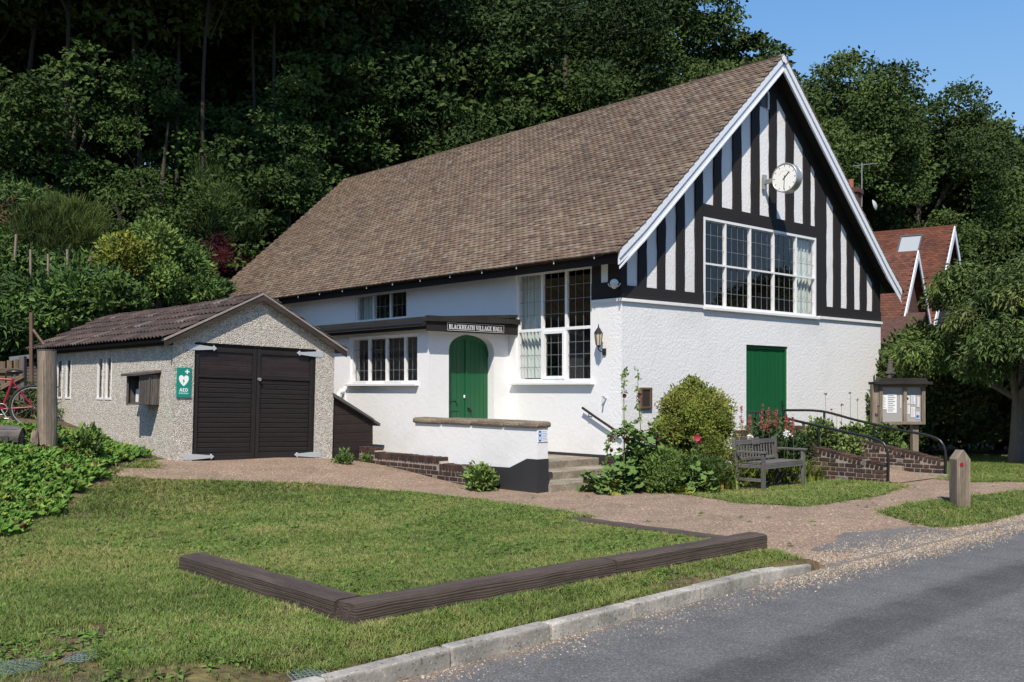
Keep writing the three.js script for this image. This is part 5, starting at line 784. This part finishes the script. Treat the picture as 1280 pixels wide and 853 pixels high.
  const g3 = scatter(scene, 'lawn_weeds', G_.weed, M.leaf, L3, C3); g3.userData.label = 'small leafy weeds scattered through the lawn'; g3.userData.category = 'weeds';
}
{ // loose stones along the road edge and on the drive
  const r = rnd(19), L = [], C = [], g = new THREE.IcosahedronGeometry(1, 0); const tones = [[.33, .265, .195], [.38, .32, .25], [.25, .19, .14], [.46, .42, .36], [.20, .165, .135], [.36, .275, .19]];
  const put = (a, b, h, s) => { const m = M4(0, 0, 0, r() * 6, r() * 6, r() * 6, s * (.7 + .6 * r()), s * (.45 + .4 * r()), s * (.7 + .6 * r())); m.setPosition(world(a, b, h + s * .2)); L.push(m); C.push(col3(tones[Math.floor(r() * 6)], .7 + .5 * r())); };
  for (let i = 0; i < 70000; i++) { const a = -7.5 + Math.pow(r(), .8) * 16, b = ROAD_B + .04 + (r() + r() + r() - 1.5) * .44; const lim = S(a, -6.3, -4.3); if (r() > lim * (.35 + .65 * S(fb(a * 1.3, b * 2), -.25, .2))) continue; if (a < -4.35 && b > ROAD_B + edgeShift(a) - .03) continue; if (sdPoly(driveEdge, a, b) < .03 && b > ROAD_B) continue; put(a, b, b > ROAD_B - .02 ? th(a, b) + .006 : -.15, .004 + .011 * r() * r()); }
  for (let i = 0; i < 9000; i++) { const a = -16 + r() * 12, b = ROAD_B + edgeShift(a) - .02 - Math.pow(r(), 2.2) * .4; if (r() > .15 + .85 * S(fb(a * 1.2, b), -.1, .35)) continue; put(a, b, -.15, .003 + .008 * r() * r()); }
  for (let i = 0; i < 16000; i++) { const a = -7 + r() * 12, b = -6 + r() * 10; if (driveF(a, b) < .05 || noBuild(a, b)) continue; if (r() > .3 + .7 * S(fb(a, b), -.1, .3)) continue; put(a, b, th(a, b) + .006, .003 + .010 * r() * r()); }
  const o = scatter(scene, 'loose_gravel', g, mat([1, 1, 1], .95), L, C); o.userData.label = 'loose pale gravel along the road edge and drive'; o.userData.category = 'gravel';
}
{ // leafy ivy and nettle bank
  const r = rnd(23), L = [], C = [];
  for (let i = 0; i < 80000 && L.length < 13500; i++) { const a = -15.5 + r() * 9.2, b = -4.8 + r() * 10.3; if (!seen(a, b, 380) || noBuild(a, b)) continue; const e = bankF(a, b) + .5 * fb(a * 1.3, b * 1.3); if (e < .55) continue; if (b > 4.6 && a > -7) continue; if (driveF(a, b) > -.2) continue; const h = Math.min(.15, (e - .35) * .16) * (.4 + .8 * r()) * (1 + .8 * fb(a * 2, b * 2)), s = .55 + .55 * r(), m = M4(0, 0, 0, (r() - .5) * .7, r() * 6.28, (r() - .5) * .7, s); m.setPosition(world(a, b, th(a, b) + .01 + Math.max(0, h))); L.push(m); const p = r() < .06 ? [.14, .07, .04] : r() < .2 ? [.20, .27, .055] : [.115, .225, .04]; C.push(col3(p, .7 + .6 * r())); }
  const o = scatter(scene, 'bank_ground_cover', G_.ivy, M.leaf, L, C); o.userData.label = 'dense bright green leafy ground cover on the bank'; o.userData.category = 'ground cover';
}
{ // plastic grass-reinforcement mesh showing through the worn turf
  [[12, 838, .28], [105, 824, .2], [178, 814, .18], [385, 848, .22]].forEach(([p, y, R], i) => { const [a, b] = pix(p, y), g = []; for (let k = -R; k <= R; k += .045) { const q = Math.sqrt(Math.max(0, R * R - k * k)) * .6; if (q > .05) { g.push(bx(-q, q, -.002, .002, k * .6 - .003, k * .6 + .003)); g.push(bx(k - .003, k + .003, -.003, .001, -q * .6, q * .6)); } } const o = thing('ground_mesh', 'patch of grey-green plastic ground mesh in the worn turf', 'mesh', a, b, th(a, b) + .013, .4 + i * .3, 'patches of plastic ground mesh'); part(o, 'strands', join(g), mat([.16, .22, .21], .6)).userData.kind = 'stuff'; });
}
// a bush: crown of sprays over lobes, with a few stems
function bush(name, label, cat, a, b, R, H, { geo = G_.shrub, n = 500, palette, seed, rad = .35, lob = 14, group, size = 1, y0 = 0, up = .2, stems = 5, h = th(a, b), sy = 1, m, inner = .4 } = {}) {
  const o = thing(name, label, cat, a, b, h, 0, group), r = rnd(seed), lb = lobesIn(lob, R - rad * R * .6, H - rad * R * 1.0, y0 + rad * R * .5, rad * R, seed + 1, .35);
  crown(o, 'foliage', { lobes: lb, n, geo, palette, seed: seed + 2, up, size, inner, m });
  if (name === 'golden_shrub') for (let i = 0; i < 46; i++) { const w = r() * 6.28, q = Math.sqrt(r()) * R * .92, k = Math.sqrt(Math.max(0, 1 - (q / R) ** 2)); lb.push([Math.cos(w) * q, H * (.32 + .62 * k) + .10 * r(), Math.sin(w) * q, .045 + .04 * r(), 2.6]); }
  if (name === 'golden_shrub') crown(o, 'shoots', { lobes: lb.slice(-46), n: 240, geo, palette, seed: seed + 4, up: .5, size: size * .6, inner: .1 });
  if (stems) part(o, 'stems', join([...Array(stems)].map((_, i) => { const l = lb[i % lb.length]; return limb([[(r() - .5) * .12 * R, -.1, (r() - .5) * .12 * R], [l[0] * .45, l[1] * .5, l[2] * .45], [l[0], l[1], l[2]]], [.03 * R + .006, .018 * R + .004, .008], 5); })), M.bark).userData.kind = 'stuff'; return o;
}
const YG = [[.17, .20, .035], [.13, .17, .03], [.21, .23, .05]], MG = [[.075, .13, .03], [.095, .155, .035], [.055, .105, .028]], DG = [[.04, .075, .022], [.055, .095, .025], [.03, .06, .02]];
{
  const at = (p, d) => pxD(p, d);
  let [a, b] = at(866, 16.7); bush('golden_shrub', 'large rounded yellow-green shrub against the white front wall', 'shrub', a, b, .72, 1.5, { n: 1900, palette: YG, seed: 201, rad: .27, lob: 40, geo: G_.shrubFine, size: 1.1, up: .35, inner: .2 });
  [a, b] = at(822, 15.6); bush('low_shrub', 'low dark green shrub at the foot of the hollyhocks', 'shrub', a, b, .52, .55, { n: 800, palette: MG, seed: 205, geo: G_.shrubFine, rad: .4, lob: 12 });
  [a, b] = at(880, 15.9); bush('low_shrub', 'low fresh green shrub under the yellow-green shrub', 'shrub', a, b, .34, .42, { n: 320, palette: MG, seed: 207, geo: G_.shrubFine, rad: .4, lob: 8 });
  [a, b] = at(968, 17.9); bush('flowering_shrub', 'dark green shrub with pink flower spikes behind the bench', 'shrub', a, b, .66, .98, { n: 800, palette: [[.05, .09, .035], [.07, .12, .045], [.045, .08, .03]], seed: 211, rad: .38, lob: 14 });
  [a, b] = at(600, 15.55); bush('wall_weed', 'small bright green bush at the end of the brick wall', 'shrub', a, b, .15, .29, { n: 80, palette: [[.12, .19, .05], [.16, .24, .06]], seed: 217, rad: .5, lob: 6 });
  [a, b] = pix(427, 580); bush('wall_weed', 'small green weed clump at the garage corner', 'shrub', a, b, .10, .13, { n: 30, size: .75, palette: [[.11, .18, .05]], seed: 219, rad: .5, lob: 5 });
  [a, b] = pix(463, 579); bush('wall_weed', 'tiny green weed at the brick wall end beside the timber store', 'shrub', a - .03, b, .06, .12, { n: 14, size: .7, palette: [[.12, .2, .05]], seed: 220, rad: .5, lob: 4 });
  [a, b] = pix(101, 578); bush('wall_weed', 'ragged self-sown weed at the foot of the garage side wall', 'shrub', a, b, .2, .42, { n: 90, palette: [[.12, .2, .04], [.10, .15, .04]], seed: 221, rad: .4, lob: 6 });
  // hollyhocks
  const r = rnd(301); [[778, 15.5, .95, 461, 0], [803, 15.7, 1.0, 461, 1], [760, 15.3, .4, 545, 2], [868, 15.35, .5, 545, 3], [818, 15.9, .8, 520, 4]].forEach(([p, d, leafH, topY, k]) => {
    const [a, b] = at(p, d), top = hAt(topY, a, b), o = thing('hollyhock', ['tall hollyhock stem beside the wall plaque edge', 'tall hollyhock stem crossing the wall plaque', 'short hollyhock with dark red flowers by the steps', 'hollyhock with one bright crimson bloom before the shrub', 'leafy hollyhock with small dark blooms under the plaque'][k], 'hollyhock', a, b, 0, 0, 'hollyhocks by the hall corner'), lean = (r() - .5) * .12 + (k === 0 ? .05 : 0);
    const cv = t => [lean * t * t * 2, top * t, .03 * Math.sin(t * 5 + k)];
    part(o, 'stem', limb([0, .25, .5, .75, 1].map(cv), [.013, .011, .008, .006, .003], 6), mat([.14, .19, .06], .7));
    const L = [], C = []; const nl = k < 2 ? 42 : k === 3 ? 20 : 30; for (let i = 0; i < nl; i++) { const t = Math.pow(r(), 1.3) * leafH / top, q = cv(t), w = r() * 6.28, s = (1.1 - t * .75) * (.7 + .6 * r()), rr = .24 * (1.1 - t) + .05; L.push(M4(q[0] + Math.cos(w) * rr, q[1] + .02, q[2] + Math.sin(w) * rr, (r() - .5) * .7, r() * 6.28, (r() - .5) * .7, s)); C.push(col3(r() < .08 ? [.25, .25, .05] : [.10, .175, .045], .75 + .55 * r())); } for (let i = 0; i < 16; i++) { const t = leafH / top + (1 - leafH / top) * r(), q = cv(t), w = r() * 6.28; L.push(M4(q[0] + Math.cos(w) * .025, q[1], q[2] + Math.sin(w) * .025, r(), r() * 6, r(), .22 + .1 * r())); C.push(col3([.13, .20, .05], .8 + .4 * r())); } scatter(o, 'leaves', G_.mallow, M.leaf, L, C);
    const fl = k < 2 ? [.78, .48, .43] : k === 2 ? [.95, .75, .55] : k === 3 ? [.97, .9] : [.8, .7, .62]; for (const t of fl) { const q = cv(t), big = k === 3 && t > .95 ? 1.5 : 1; const g = new THREE.CircleGeometry(.036 * big, 10); const pp = g.attributes.position; for (let i = 0; i < pp.count; i++) { const l = Math.hypot(pp.getX(i), pp.getY(i)); pp.setZ(i, l * .55 + .004 * Math.sin(Math.atan2(pp.getY(i), pp.getX(i)) * 5)); } g.computeVertexNormals(); const f = part(o, 'flower', g, mat(k === 3 ? [.35, .015, .06] : [.10, .008, .02], .6)); f.position.set(q[0] + (r() - .5) * .08, q[1], q[2] + .035); f.rotation.set((r() - .5) * .6, -.5 + (r() - .5) * .8, 0); }
  });
  // day lilies
  const lily = (label, list, seed) => { const r = rnd(seed); list.forEach(([p, d, s], i) => { const [a, b] = at(p, d), o = thing('day_lily', label, 'day lily', a, b, th(a, b), 0, label.includes('bench') ? 'day lilies behind the bench' : 'day lilies beside the shrub'); const L = [], C = []; for (let k = 0; k < 6; k++) { L.push(M4((r() - .5) * .22, 0, (r() - .5) * .22, 0, r() * 6.28, 0, s * (.85 + .4 * r()))); C.push(col3(r() < .18 ? [.30, .22, .05] : [.16, .22, .04], .75 + .5 * r())); } scatter(o, 'leaves', G_.lily, M.leaf, L, C); }); };
  lily('clump of arching strap-leaved day lily between the shrub and the bench', [[893, 15.7, 1], [908, 15.9, 1.05], [918, 16.3, 1]], 401);
  lily('clump of strap-leaved day lily behind the bench', [[938, 16.6, .9], [955, 16.8, .9], [972, 17.0, .85], [990, 17.1, .9], [1006, 17.2, .8], [1022, 17.3, .75]], 403);
  // pink spikes
  const spikes = [[927, 17.0, 508, 552], [937, 17.0, 520, 556], [953, 17.1, 506, 545], [961, 17.1, 511, 548], [970, 17.2, 510, 545], [983, 17.2, 518, 550], [991, 17.2, 522, 552]]; const r5 = rnd(55);
  spikes.forEach(([p, d, y1, y0]) => { const [a, b] = at(p, d), t = hAt(y1, a, b), z = hAt(y0, a, b), o = thing('flower_spike', 'upright salmon pink flower spike rising behind the bench', 'flower', a, b, 0, 0, 'pink flower spikes behind the bench'); part(o, 'stem', limb([[.05, z - .5, 0], [.02, z, 0], [0, t, 0]], [.006, .005, .002], 5), mat([.08, .12, .05], .7)); const L = [], C = []; for (let k = 0; k < 46; k++) { const q = Math.pow(r5(), .8), y = lerp(z + .1, t, q), w = r5() * 6.28, rr = .032 * (1.1 - q); L.push(M4(Math.cos(w) * rr, y, Math.sin(w) * rr, r5() * 6, r5() * 6, r5() * 6, .35 + .25 * r5())); C.push(col3([.42, .10, .10], .7 + .6 * r5())); } scatter(o, 'florets', spray(4, .02, .05, .03, 61), M.leaf, L, C); });
  [[938, 16.9, 548], [985, 16.9, 543]].forEach(([p, d, y]) => { const [a, b] = at(p, d), o = thing('white_rose', 'cluster of small white blooms behind the bench', 'flower', a, b, hAt(y, a, b), 0, 'white blooms behind the bench'); const L = []; for (let k = 0; k < 9; k++) L.push(M4((r5() - .5) * .11, (r5() - .5) * .08, (r5() - .5) * .1, r5() * 6, r5() * 6, 0, .7)); scatter(o, 'petals', spray(6, .02, .05, .045, 63), mat([.80, .80, .78], .7), L); part(o, 'stem', limb([[.03, -.5, -.1], [0, -.2, -.05], [0, 0, 0]], [.006, .005, .004], 5), mat([.08, .12, .05], .7)); });
  // thin-stemmed flowers beyond the ramp
  const r6 = rnd(65); [[1032, 493], [1040, 512], [1052, 506], [1063, 491], [1072, 500], [1088, 515], [1098, 508], [1046, 520]].forEach(([p, y], k) => { const [a, b] = at(p, 19.4 + .3 * (k % 3)), t = hAt(y, a, b), o = thing('verbena', 'thin-stemmed purple flower in the bed beyond the ramp', 'flower', a, b, 0, 0, 'purple flowers beyond the ramp'); part(o, 'stem', limb([[.06, .1, 0], [.02, t * .6, 0], [0, t, 0]], [.005, .004, .003], 5), mat([.08, .11, .05], .7)); const L = [], C = []; for (let i = 0; i < 7; i++) { L.push(M4((r6() - .5) * .05, t + (r6() - .5) * .025, (r6() - .5) * .05, r6() * 6, r6() * 6, 0, .5)); C.push(col3(k % 3 === 1 ? [.45, .16, .28] : [.14, .06, .13], .8 + .4 * r6())); } scatter(o, 'florets', spray(5, .02, .04, .03, 67), M.leaf, L, C); });
  [[1025, 18.9, .55], [1058, 19.3, .6], [1085, 19.4, .5], [1104, 19.2, .5]].forEach(([p, d, R], k) => { const [a, b] = at(p, d); bush('bed_plant', 'leafy green border plant beyond the ramp wall', 'plant', a, b, R * .7, .85, { n: 230, palette: [[.12, .19, .05], [.09, .15, .04], [.16, .22, .07]], seed: 501 + k * 3, rad: .4, lob: 9, group: 'border plants beyond the ramp' }); });
}
// ---- trees ----
function tree(name, label, cat, a, b, { h = th(a, b), H, R, crownY = .3, lob = 26, rad = .26, n = 1500, geo = G_.broad, size = 1, palette, seed, group, tr = .22, bark = M.bark, up = .15, limbs = 7, m, flat, tilt, limb0 }) {
  const o = thing(name, label, cat, a, b, h, 0, group), y0 = H * crownY, lb = lobesIn(lob, R * (1 - rad * .7), H - y0 - R * rad * .8, y0 + R * rad * .4, R * rad, seed, .5), r = rnd(seed + 5);
  if (flat) for (const l of lb) l[4] = flat;
  const wood = [limb([[0, -.6, 0], [(r() - .5) * .4, H * .25, (r() - .5) * .4], [(r() - .5) * .8, H * .55, (r() - .5) * .8], [(r() - .5), H * .8, (r() - .5)]], [tr * 1.25, tr, tr * .65, tr * .25], 9)];
  for (let i = 0; i < limbs; i++) { const l = lb[(i * 3) % lb.length], s = H * (limb0 ? limb0 + .1 * r() : .22 + .4 * r()); wood.push(limb([[0, s * .9, 0], [l[0] * .45 + (r() - .5) * .5, lerp(s, l[1], .6), l[2] * .45 + (r() - .5) * .5], [l[0], l[1], l[2]]], [tr * .42, tr * .25, tr * .06], 6)); }
  part(o, 'trunk', join(wood), bark); crown(o, 'crown', { lobes: lb, n, geo, palette, seed: seed + 9, size, up, m, tilt }); return o;
}
{
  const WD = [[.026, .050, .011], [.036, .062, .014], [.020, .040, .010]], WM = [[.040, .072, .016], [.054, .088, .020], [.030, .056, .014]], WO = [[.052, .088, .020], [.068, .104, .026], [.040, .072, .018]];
  // the wood on the slope behind garage and hall
  const wood = [ // px, distance, height of tip above eye ray row, radius, palette, seed
    [-70, 37, 19, 5.2, WD], [30, 38, 19, 5.5, WD], [130, 38, 19, 5.2, WD], [235, 39, 19, 5.4, WD], [330, 38, 19, 5.0, WM], [425, 39, 19, 5.2, WM], [520, 40, 19, 5.0, WD], [610, 41, 20, 5.2, WM], [700, 42, 20, 5.4, WD], [790, 43, 19.3, 5.2, WM], [868, 44, 19.2, 4.6, WM], [935, 46, 17.6, 4.0, WM],
    [-20, 44, 24, 6.2, WD], [110, 45, 25, 6.4, WD], [260, 46, 25, 6.4, WD], [400, 48, 26, 6.4, WD], [540, 50, 26, 6.4, WD], [680, 52, 26, 6.4, WD], [800, 54, 24.5, 6.0, WD], [890, 56, 22.6, 5.4, WD]];
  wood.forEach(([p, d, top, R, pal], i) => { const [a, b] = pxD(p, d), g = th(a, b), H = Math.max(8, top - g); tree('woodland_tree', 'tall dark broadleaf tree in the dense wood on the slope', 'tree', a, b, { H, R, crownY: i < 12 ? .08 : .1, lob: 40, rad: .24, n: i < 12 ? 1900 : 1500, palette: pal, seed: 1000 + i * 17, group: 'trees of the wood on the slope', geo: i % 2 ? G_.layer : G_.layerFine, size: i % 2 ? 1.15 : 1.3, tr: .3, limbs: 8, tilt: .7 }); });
  // tall trees with high canopies standing forward of the wood and shading it
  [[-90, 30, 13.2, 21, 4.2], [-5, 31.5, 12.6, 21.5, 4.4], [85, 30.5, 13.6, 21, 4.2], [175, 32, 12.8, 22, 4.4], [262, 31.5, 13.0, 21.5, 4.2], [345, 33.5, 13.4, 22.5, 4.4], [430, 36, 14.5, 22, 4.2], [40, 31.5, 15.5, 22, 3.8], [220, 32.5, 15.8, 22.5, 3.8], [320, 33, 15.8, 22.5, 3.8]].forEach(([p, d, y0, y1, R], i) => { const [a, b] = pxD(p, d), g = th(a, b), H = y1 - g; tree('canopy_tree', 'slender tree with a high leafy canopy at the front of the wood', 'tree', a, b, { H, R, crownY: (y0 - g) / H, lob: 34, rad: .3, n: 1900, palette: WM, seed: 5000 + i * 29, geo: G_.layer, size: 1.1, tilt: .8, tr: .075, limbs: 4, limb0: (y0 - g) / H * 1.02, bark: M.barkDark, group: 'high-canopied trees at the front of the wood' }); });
  // skyline trees to the right of the gable
  [[1035, 47, 72, 4.6, WO], [1085, 52, 110, 4.2, WO], [1150, 50, 96, 4.9, WO], [1212, 54, 160, 4.6, WO], [1270, 58, 196, 4.6, WO], [1330, 60, 220, 5, WO], [1100, 60, 190, 5.5, WM], [1190, 64, 215, 6, WM], [1280, 66, 250, 6, WM], [1010, 58, 150, 5, WM]].forEach(([p, d, y, R, pal], i) => { const [a, b] = pxD(p, d), g = th(a, b), H = hAt(y, a, b) - g; tree('skyline_tree', i < 3 ? ['rounded green tree rising just past the gable roof', 'tree with open gaps in its crown behind the house', 'broad spreading oak-like tree on the skyline behind the house'][i] : 'green tree in the belt behind the brick house', 'tree', a, b, { H, R, crownY: .12, lob: 40, rad: .25, n: 2300, palette: pal, seed: 2000 + i * 19, geo: i % 2 ? G_.broad : G_.layerFine, size: 1.2, tilt: .9, tr: .28, group: i < 3 ? undefined : 'tree belt behind the house', limbs: 8 }); });
  // understorey hollies and saplings along the wood edge
  [[10, 30, 120, 2.2], [95, 31, 60, 2.4], [190, 31.5, 90, 2.3], [270, 33, 110, 2.6], [350, 33, 70, 2.5], [395, 35, 80, 2.8], [160, 30, 215, 1.7], [-40, 29, 100, 2.4], [455, 37, 80, 3.2], [310, 32, 190, 2.0]].forEach(([p, d, y, R], i) => { const [a, b] = pxD(p, d), g = th(a, b), H = hAt(y, a, b) - g; tree('understorey_tree', 'small dark glossy-leaved tree along the wood edge', 'tree', a, b, { H, R, crownY: .05, lob: 22, rad: .3, n: 300, palette: i % 3 ? [[.04, .075, .016], [.055, .095, .02]] : WM, seed: 3000 + i * 23, geo: i % 2 ? G_.layer : G_.layerFine, size: .85, tilt: .7, tr: .12, group: 'small trees along the wood edge', limbs: 5 }); });
  // scrub on the slope
  const BR = [[.055, .085, .018], [.07, .10, .022], [.045, .07, .018]], SC = [[.06, .115, .03], [.085, .15, .035], [.05, .09, .03], [.10, .17, .04]];
  let [a, b] = pxD(75, 26.5); bush('broom_bush', 'rounded fine-stemmed green broom bush above the fence stakes', 'bush', a, b, 1.35, 1.75, { h: hAt(345, a, b), geo: G_.broom, n: 420, palette: BR, seed: 601, rad: .4, lob: 16, up: .4 });
  [a, b] = pxD(272, 32); bush('broom_bush', 'fine feathery green broom bush left of the hall roof end', 'bush', a, b, 1.4, 3.1, { h: hAt(330, a, b), geo: G_.broom, n: 460, palette: [[.045, .082, .022], [.055, .095, .025]], seed: 605, rad: .36, lob: 16, up: .4 });
  [a, b] = pxD(284, 31); bush('red_maple', 'low dark crimson Japanese maple beside the hall roof end', 'bush', a, b, 1.05, 1.25, { h: hAt(358, a, b), geo: G_.shrubFine, n: 800, size: 1.5, palette: [[.06, .010, .014], [.08, .014, .018], [.045, .009, .013]], seed: 607, rad: .42, lob: 10 });
  [a, b] = pxD(155, 24.3); bush('yellow_leaf_shrub', 'straggling shrub with yellow leaves on the slope', 'bush', a, b, .75, 1.7, { h: hAt(378, a, b), n: 420, size: 1.4, palette: [[.20, .22, .03], [.16, .20, .04], [.12, .17, .04]], seed: 611, rad: .4, lob: 10 });
  [a, b] = pxD(195, 24.8); bush('climber_shrub', 'bright green climber-covered shrub above the garage ridge', 'bush', a, b, .95, 2.4, { h: hAt(388, a, b), n: 800, size: 1.4, palette: [[.12, .19, .045], [.09, .15, .04], [.15, .21, .05]], seed: 613, rad: .38, lob: 13 });
  const sc = [[-10, 21.5, 470, .9, 1.6], [20, 23, 440, 1.1, 1.7], [60, 22, 450, 1.0, 1.5], [100, 23, 430, 1.1, 1.6], [130, 22.5, 435, 1.0, 1.6], [40, 25, 400, 1.2, 1.5], [90, 25.5, 395, 1.2, 1.5], [135, 25, 400, 1.1, 1.4], [10, 26, 395, 1.2, 1.6], [215, 26, 400, 1.2, 1.8], [240, 27.5, 392, 1.0, .95], [180, 27, 385, 1.2, 1.7], [-30, 24, 420, 1.2, 1.8]];
  sc.forEach(([p, d, y, R, H], i) => { const [a, b] = pxD(p, d); bush('scrub_bush', 'tangled green scrub bush on the slope behind the garage', 'bush', a, b, R, H, { h: hAt(y, a, b), n: 620, size: 1.3, geo: i % 3 === 0 ? G_.fern : G_.ivy, palette: SC, seed: 701 + i * 7, rad: .4, lob: 13, group: 'scrub on the slope behind the garage', up: .35, stems: 3 }); });
  // low growth hiding the bare slope
  const r = rnd(81), L = [], C = []; for (let i = 0; i < 60000 && L.length < 9000; i++) { const a = -16 + r() * 30, b = 9 + r() * 24; if (noBuild(a, b) || !seen(a, b)) continue; if (a > 0 && b < 16) continue; if (b < 11 && a > -6.4) continue; const s = .8 + 1.0 * r(), m = M4(0, 0, 0, (r() - .5), r() * 6.28, (r() - .5), s); m.setPosition(world(a, b, th(a, b) + .1 + .5 * r() * r())); L.push(m); C.push(col3(r() < .12 ? [.10, .07, .035] : SC[Math.floor(r() * 4)], .6 + .6 * r())); }
  const o = scatter(scene, 'slope_undergrowth', G_.fern, M.leaf, L, C); o.userData.label = 'bracken and brambles covering the slope'; o.userData.category = 'undergrowth';
  // stakes of the old fence
  [[15, 24, 293, 332, .1], [38, 23.9, 312, 340, 0], [60, 23.8, 318, 342, 0], [84, 23.6, 312, 350, 0], [112, 23.4, 320, 366, .02]].forEach(([p, d, y1, y0, tl], i) => { const [a, b] = pxD(p, d), z = hAt(y0, a, b), t = hAt(y1, a, b); const o = thing('fence_stake', 'thin pale stake of the old fence on the slope', 'stake', a, b, 0, -YAW, 'stakes of the old fence'); part(o, 'stake', uvGrain(rod([0, z - .9, 0], [tl, t, 0], .04, .035, 6), 'y'), M.oak); });
  // cherry and hedge at the right
  const CH = [[.075, .125, .028], [.10, .15, .036], [.06, .10, .024], [.14, .18, .05]];
  [a, b] = pix(1272, 578); { const o = thing('cherry_tree', 'spreading cherry tree with drooping leaves over the path end', 'tree', a, b, th(a, b)); const r = rnd(901), lb = []; for (let i = 0; i < 96; i++) { const w = r() * 6.283, k = Math.sqrt(r()), R = 3.0 * (.86 + .3 * r()), y = 1.75 + 3.0 * Math.sqrt(Math.max(.02, 1 - k * k)) * (.3 + .7 * r()) - .3 * k; lb.push([Math.cos(w) * k * R + .55, y, Math.sin(w) * k * R + .5, .26 + .36 * r(), .75]); }
    const wd = [limb([[0, -.3, 0], [-.06, .5, .04], [.08, 1.1, 0], [0, 1.6, .05]], [.24, .17, .15, .14], 10)]; for (let i = 0; i < 9; i++) { const l = lb[i * 5]; wd.push(limb([[0, 1.2 + .3 * r(), 0], [l[0] * .4 + (r() - .5) * .3, lerp(1.6, l[1], .7), l[2] * .4], [l[0] * .75, l[1] + .1, l[2] * .75], [l[0] * 1.02, l[1] + .15, l[2] * 1.02]], [.085, .055, .03, .008], 6)); } for (let i = 0; i < 60; i++) { const l = lb[i], q = [l[0] * .7, l[1] - .1, l[2] * .7]; wd.push(limb([q, [l[0] * .9 + (r() - .5) * .3, l[1] + .12 * r(), l[2] * .9 + (r() - .5) * .3], [l[0] * 1.12, l[1] + (r() - .6) * .5, l[2] * 1.12]], [.016, .010, .004], 5)); }
    part(o, 'trunk', join(wd), M.barkGrey); crown(o, 'crown', { lobes: lb, n: 6500, geo: G_.cherry, palette: CH, seed: 905, inner: .15, up: .1, m: M.leafThin }); }
  [[1150, 24, 1.4, 2.9], [1205, 25, 1.7, 3.2], [1250, 26, 1.8, 3.0], [1305, 25, 1.7, 3.0], [1125, 23.4, .75, 2.5]].forEach(([p, d, R, H], i) => { const [a, b] = pxD(p, d); bush('hedge_shrub', i === 4 ? 'upright dark shrub close behind the notice board' : 'dense dark shrub in the hedge under the cherry tree', 'shrub', a, b, R, H, { n: 1500, size: 1.7, palette: [[.07, .10, .03], [.09, .12, .04], [.055, .08, .026]], seed: 951 + i * 5, rad: .36, lob: 18, group: i === 4 ? undefined : 'hedge under the cherry tree', geo: G_.shrub }); });
  // trees across the road, mirrored in the panes
  [[-22, -22], [-12, -24], [-2, -23], [8, -24], [18, -22]].forEach(([a, b], i) => tree('roadside_tree', 'green roadside tree across the road from the hall', 'tree', a, b, { H: 9, R: 4.5, crownY: .1, lob: 24, rad: .3, n: 700, palette: WO, seed: 4000 + i * 11, geo: G_.broad, size: 1.6, group: 'trees across the road' }));
}
renderer.render(scene, camera);
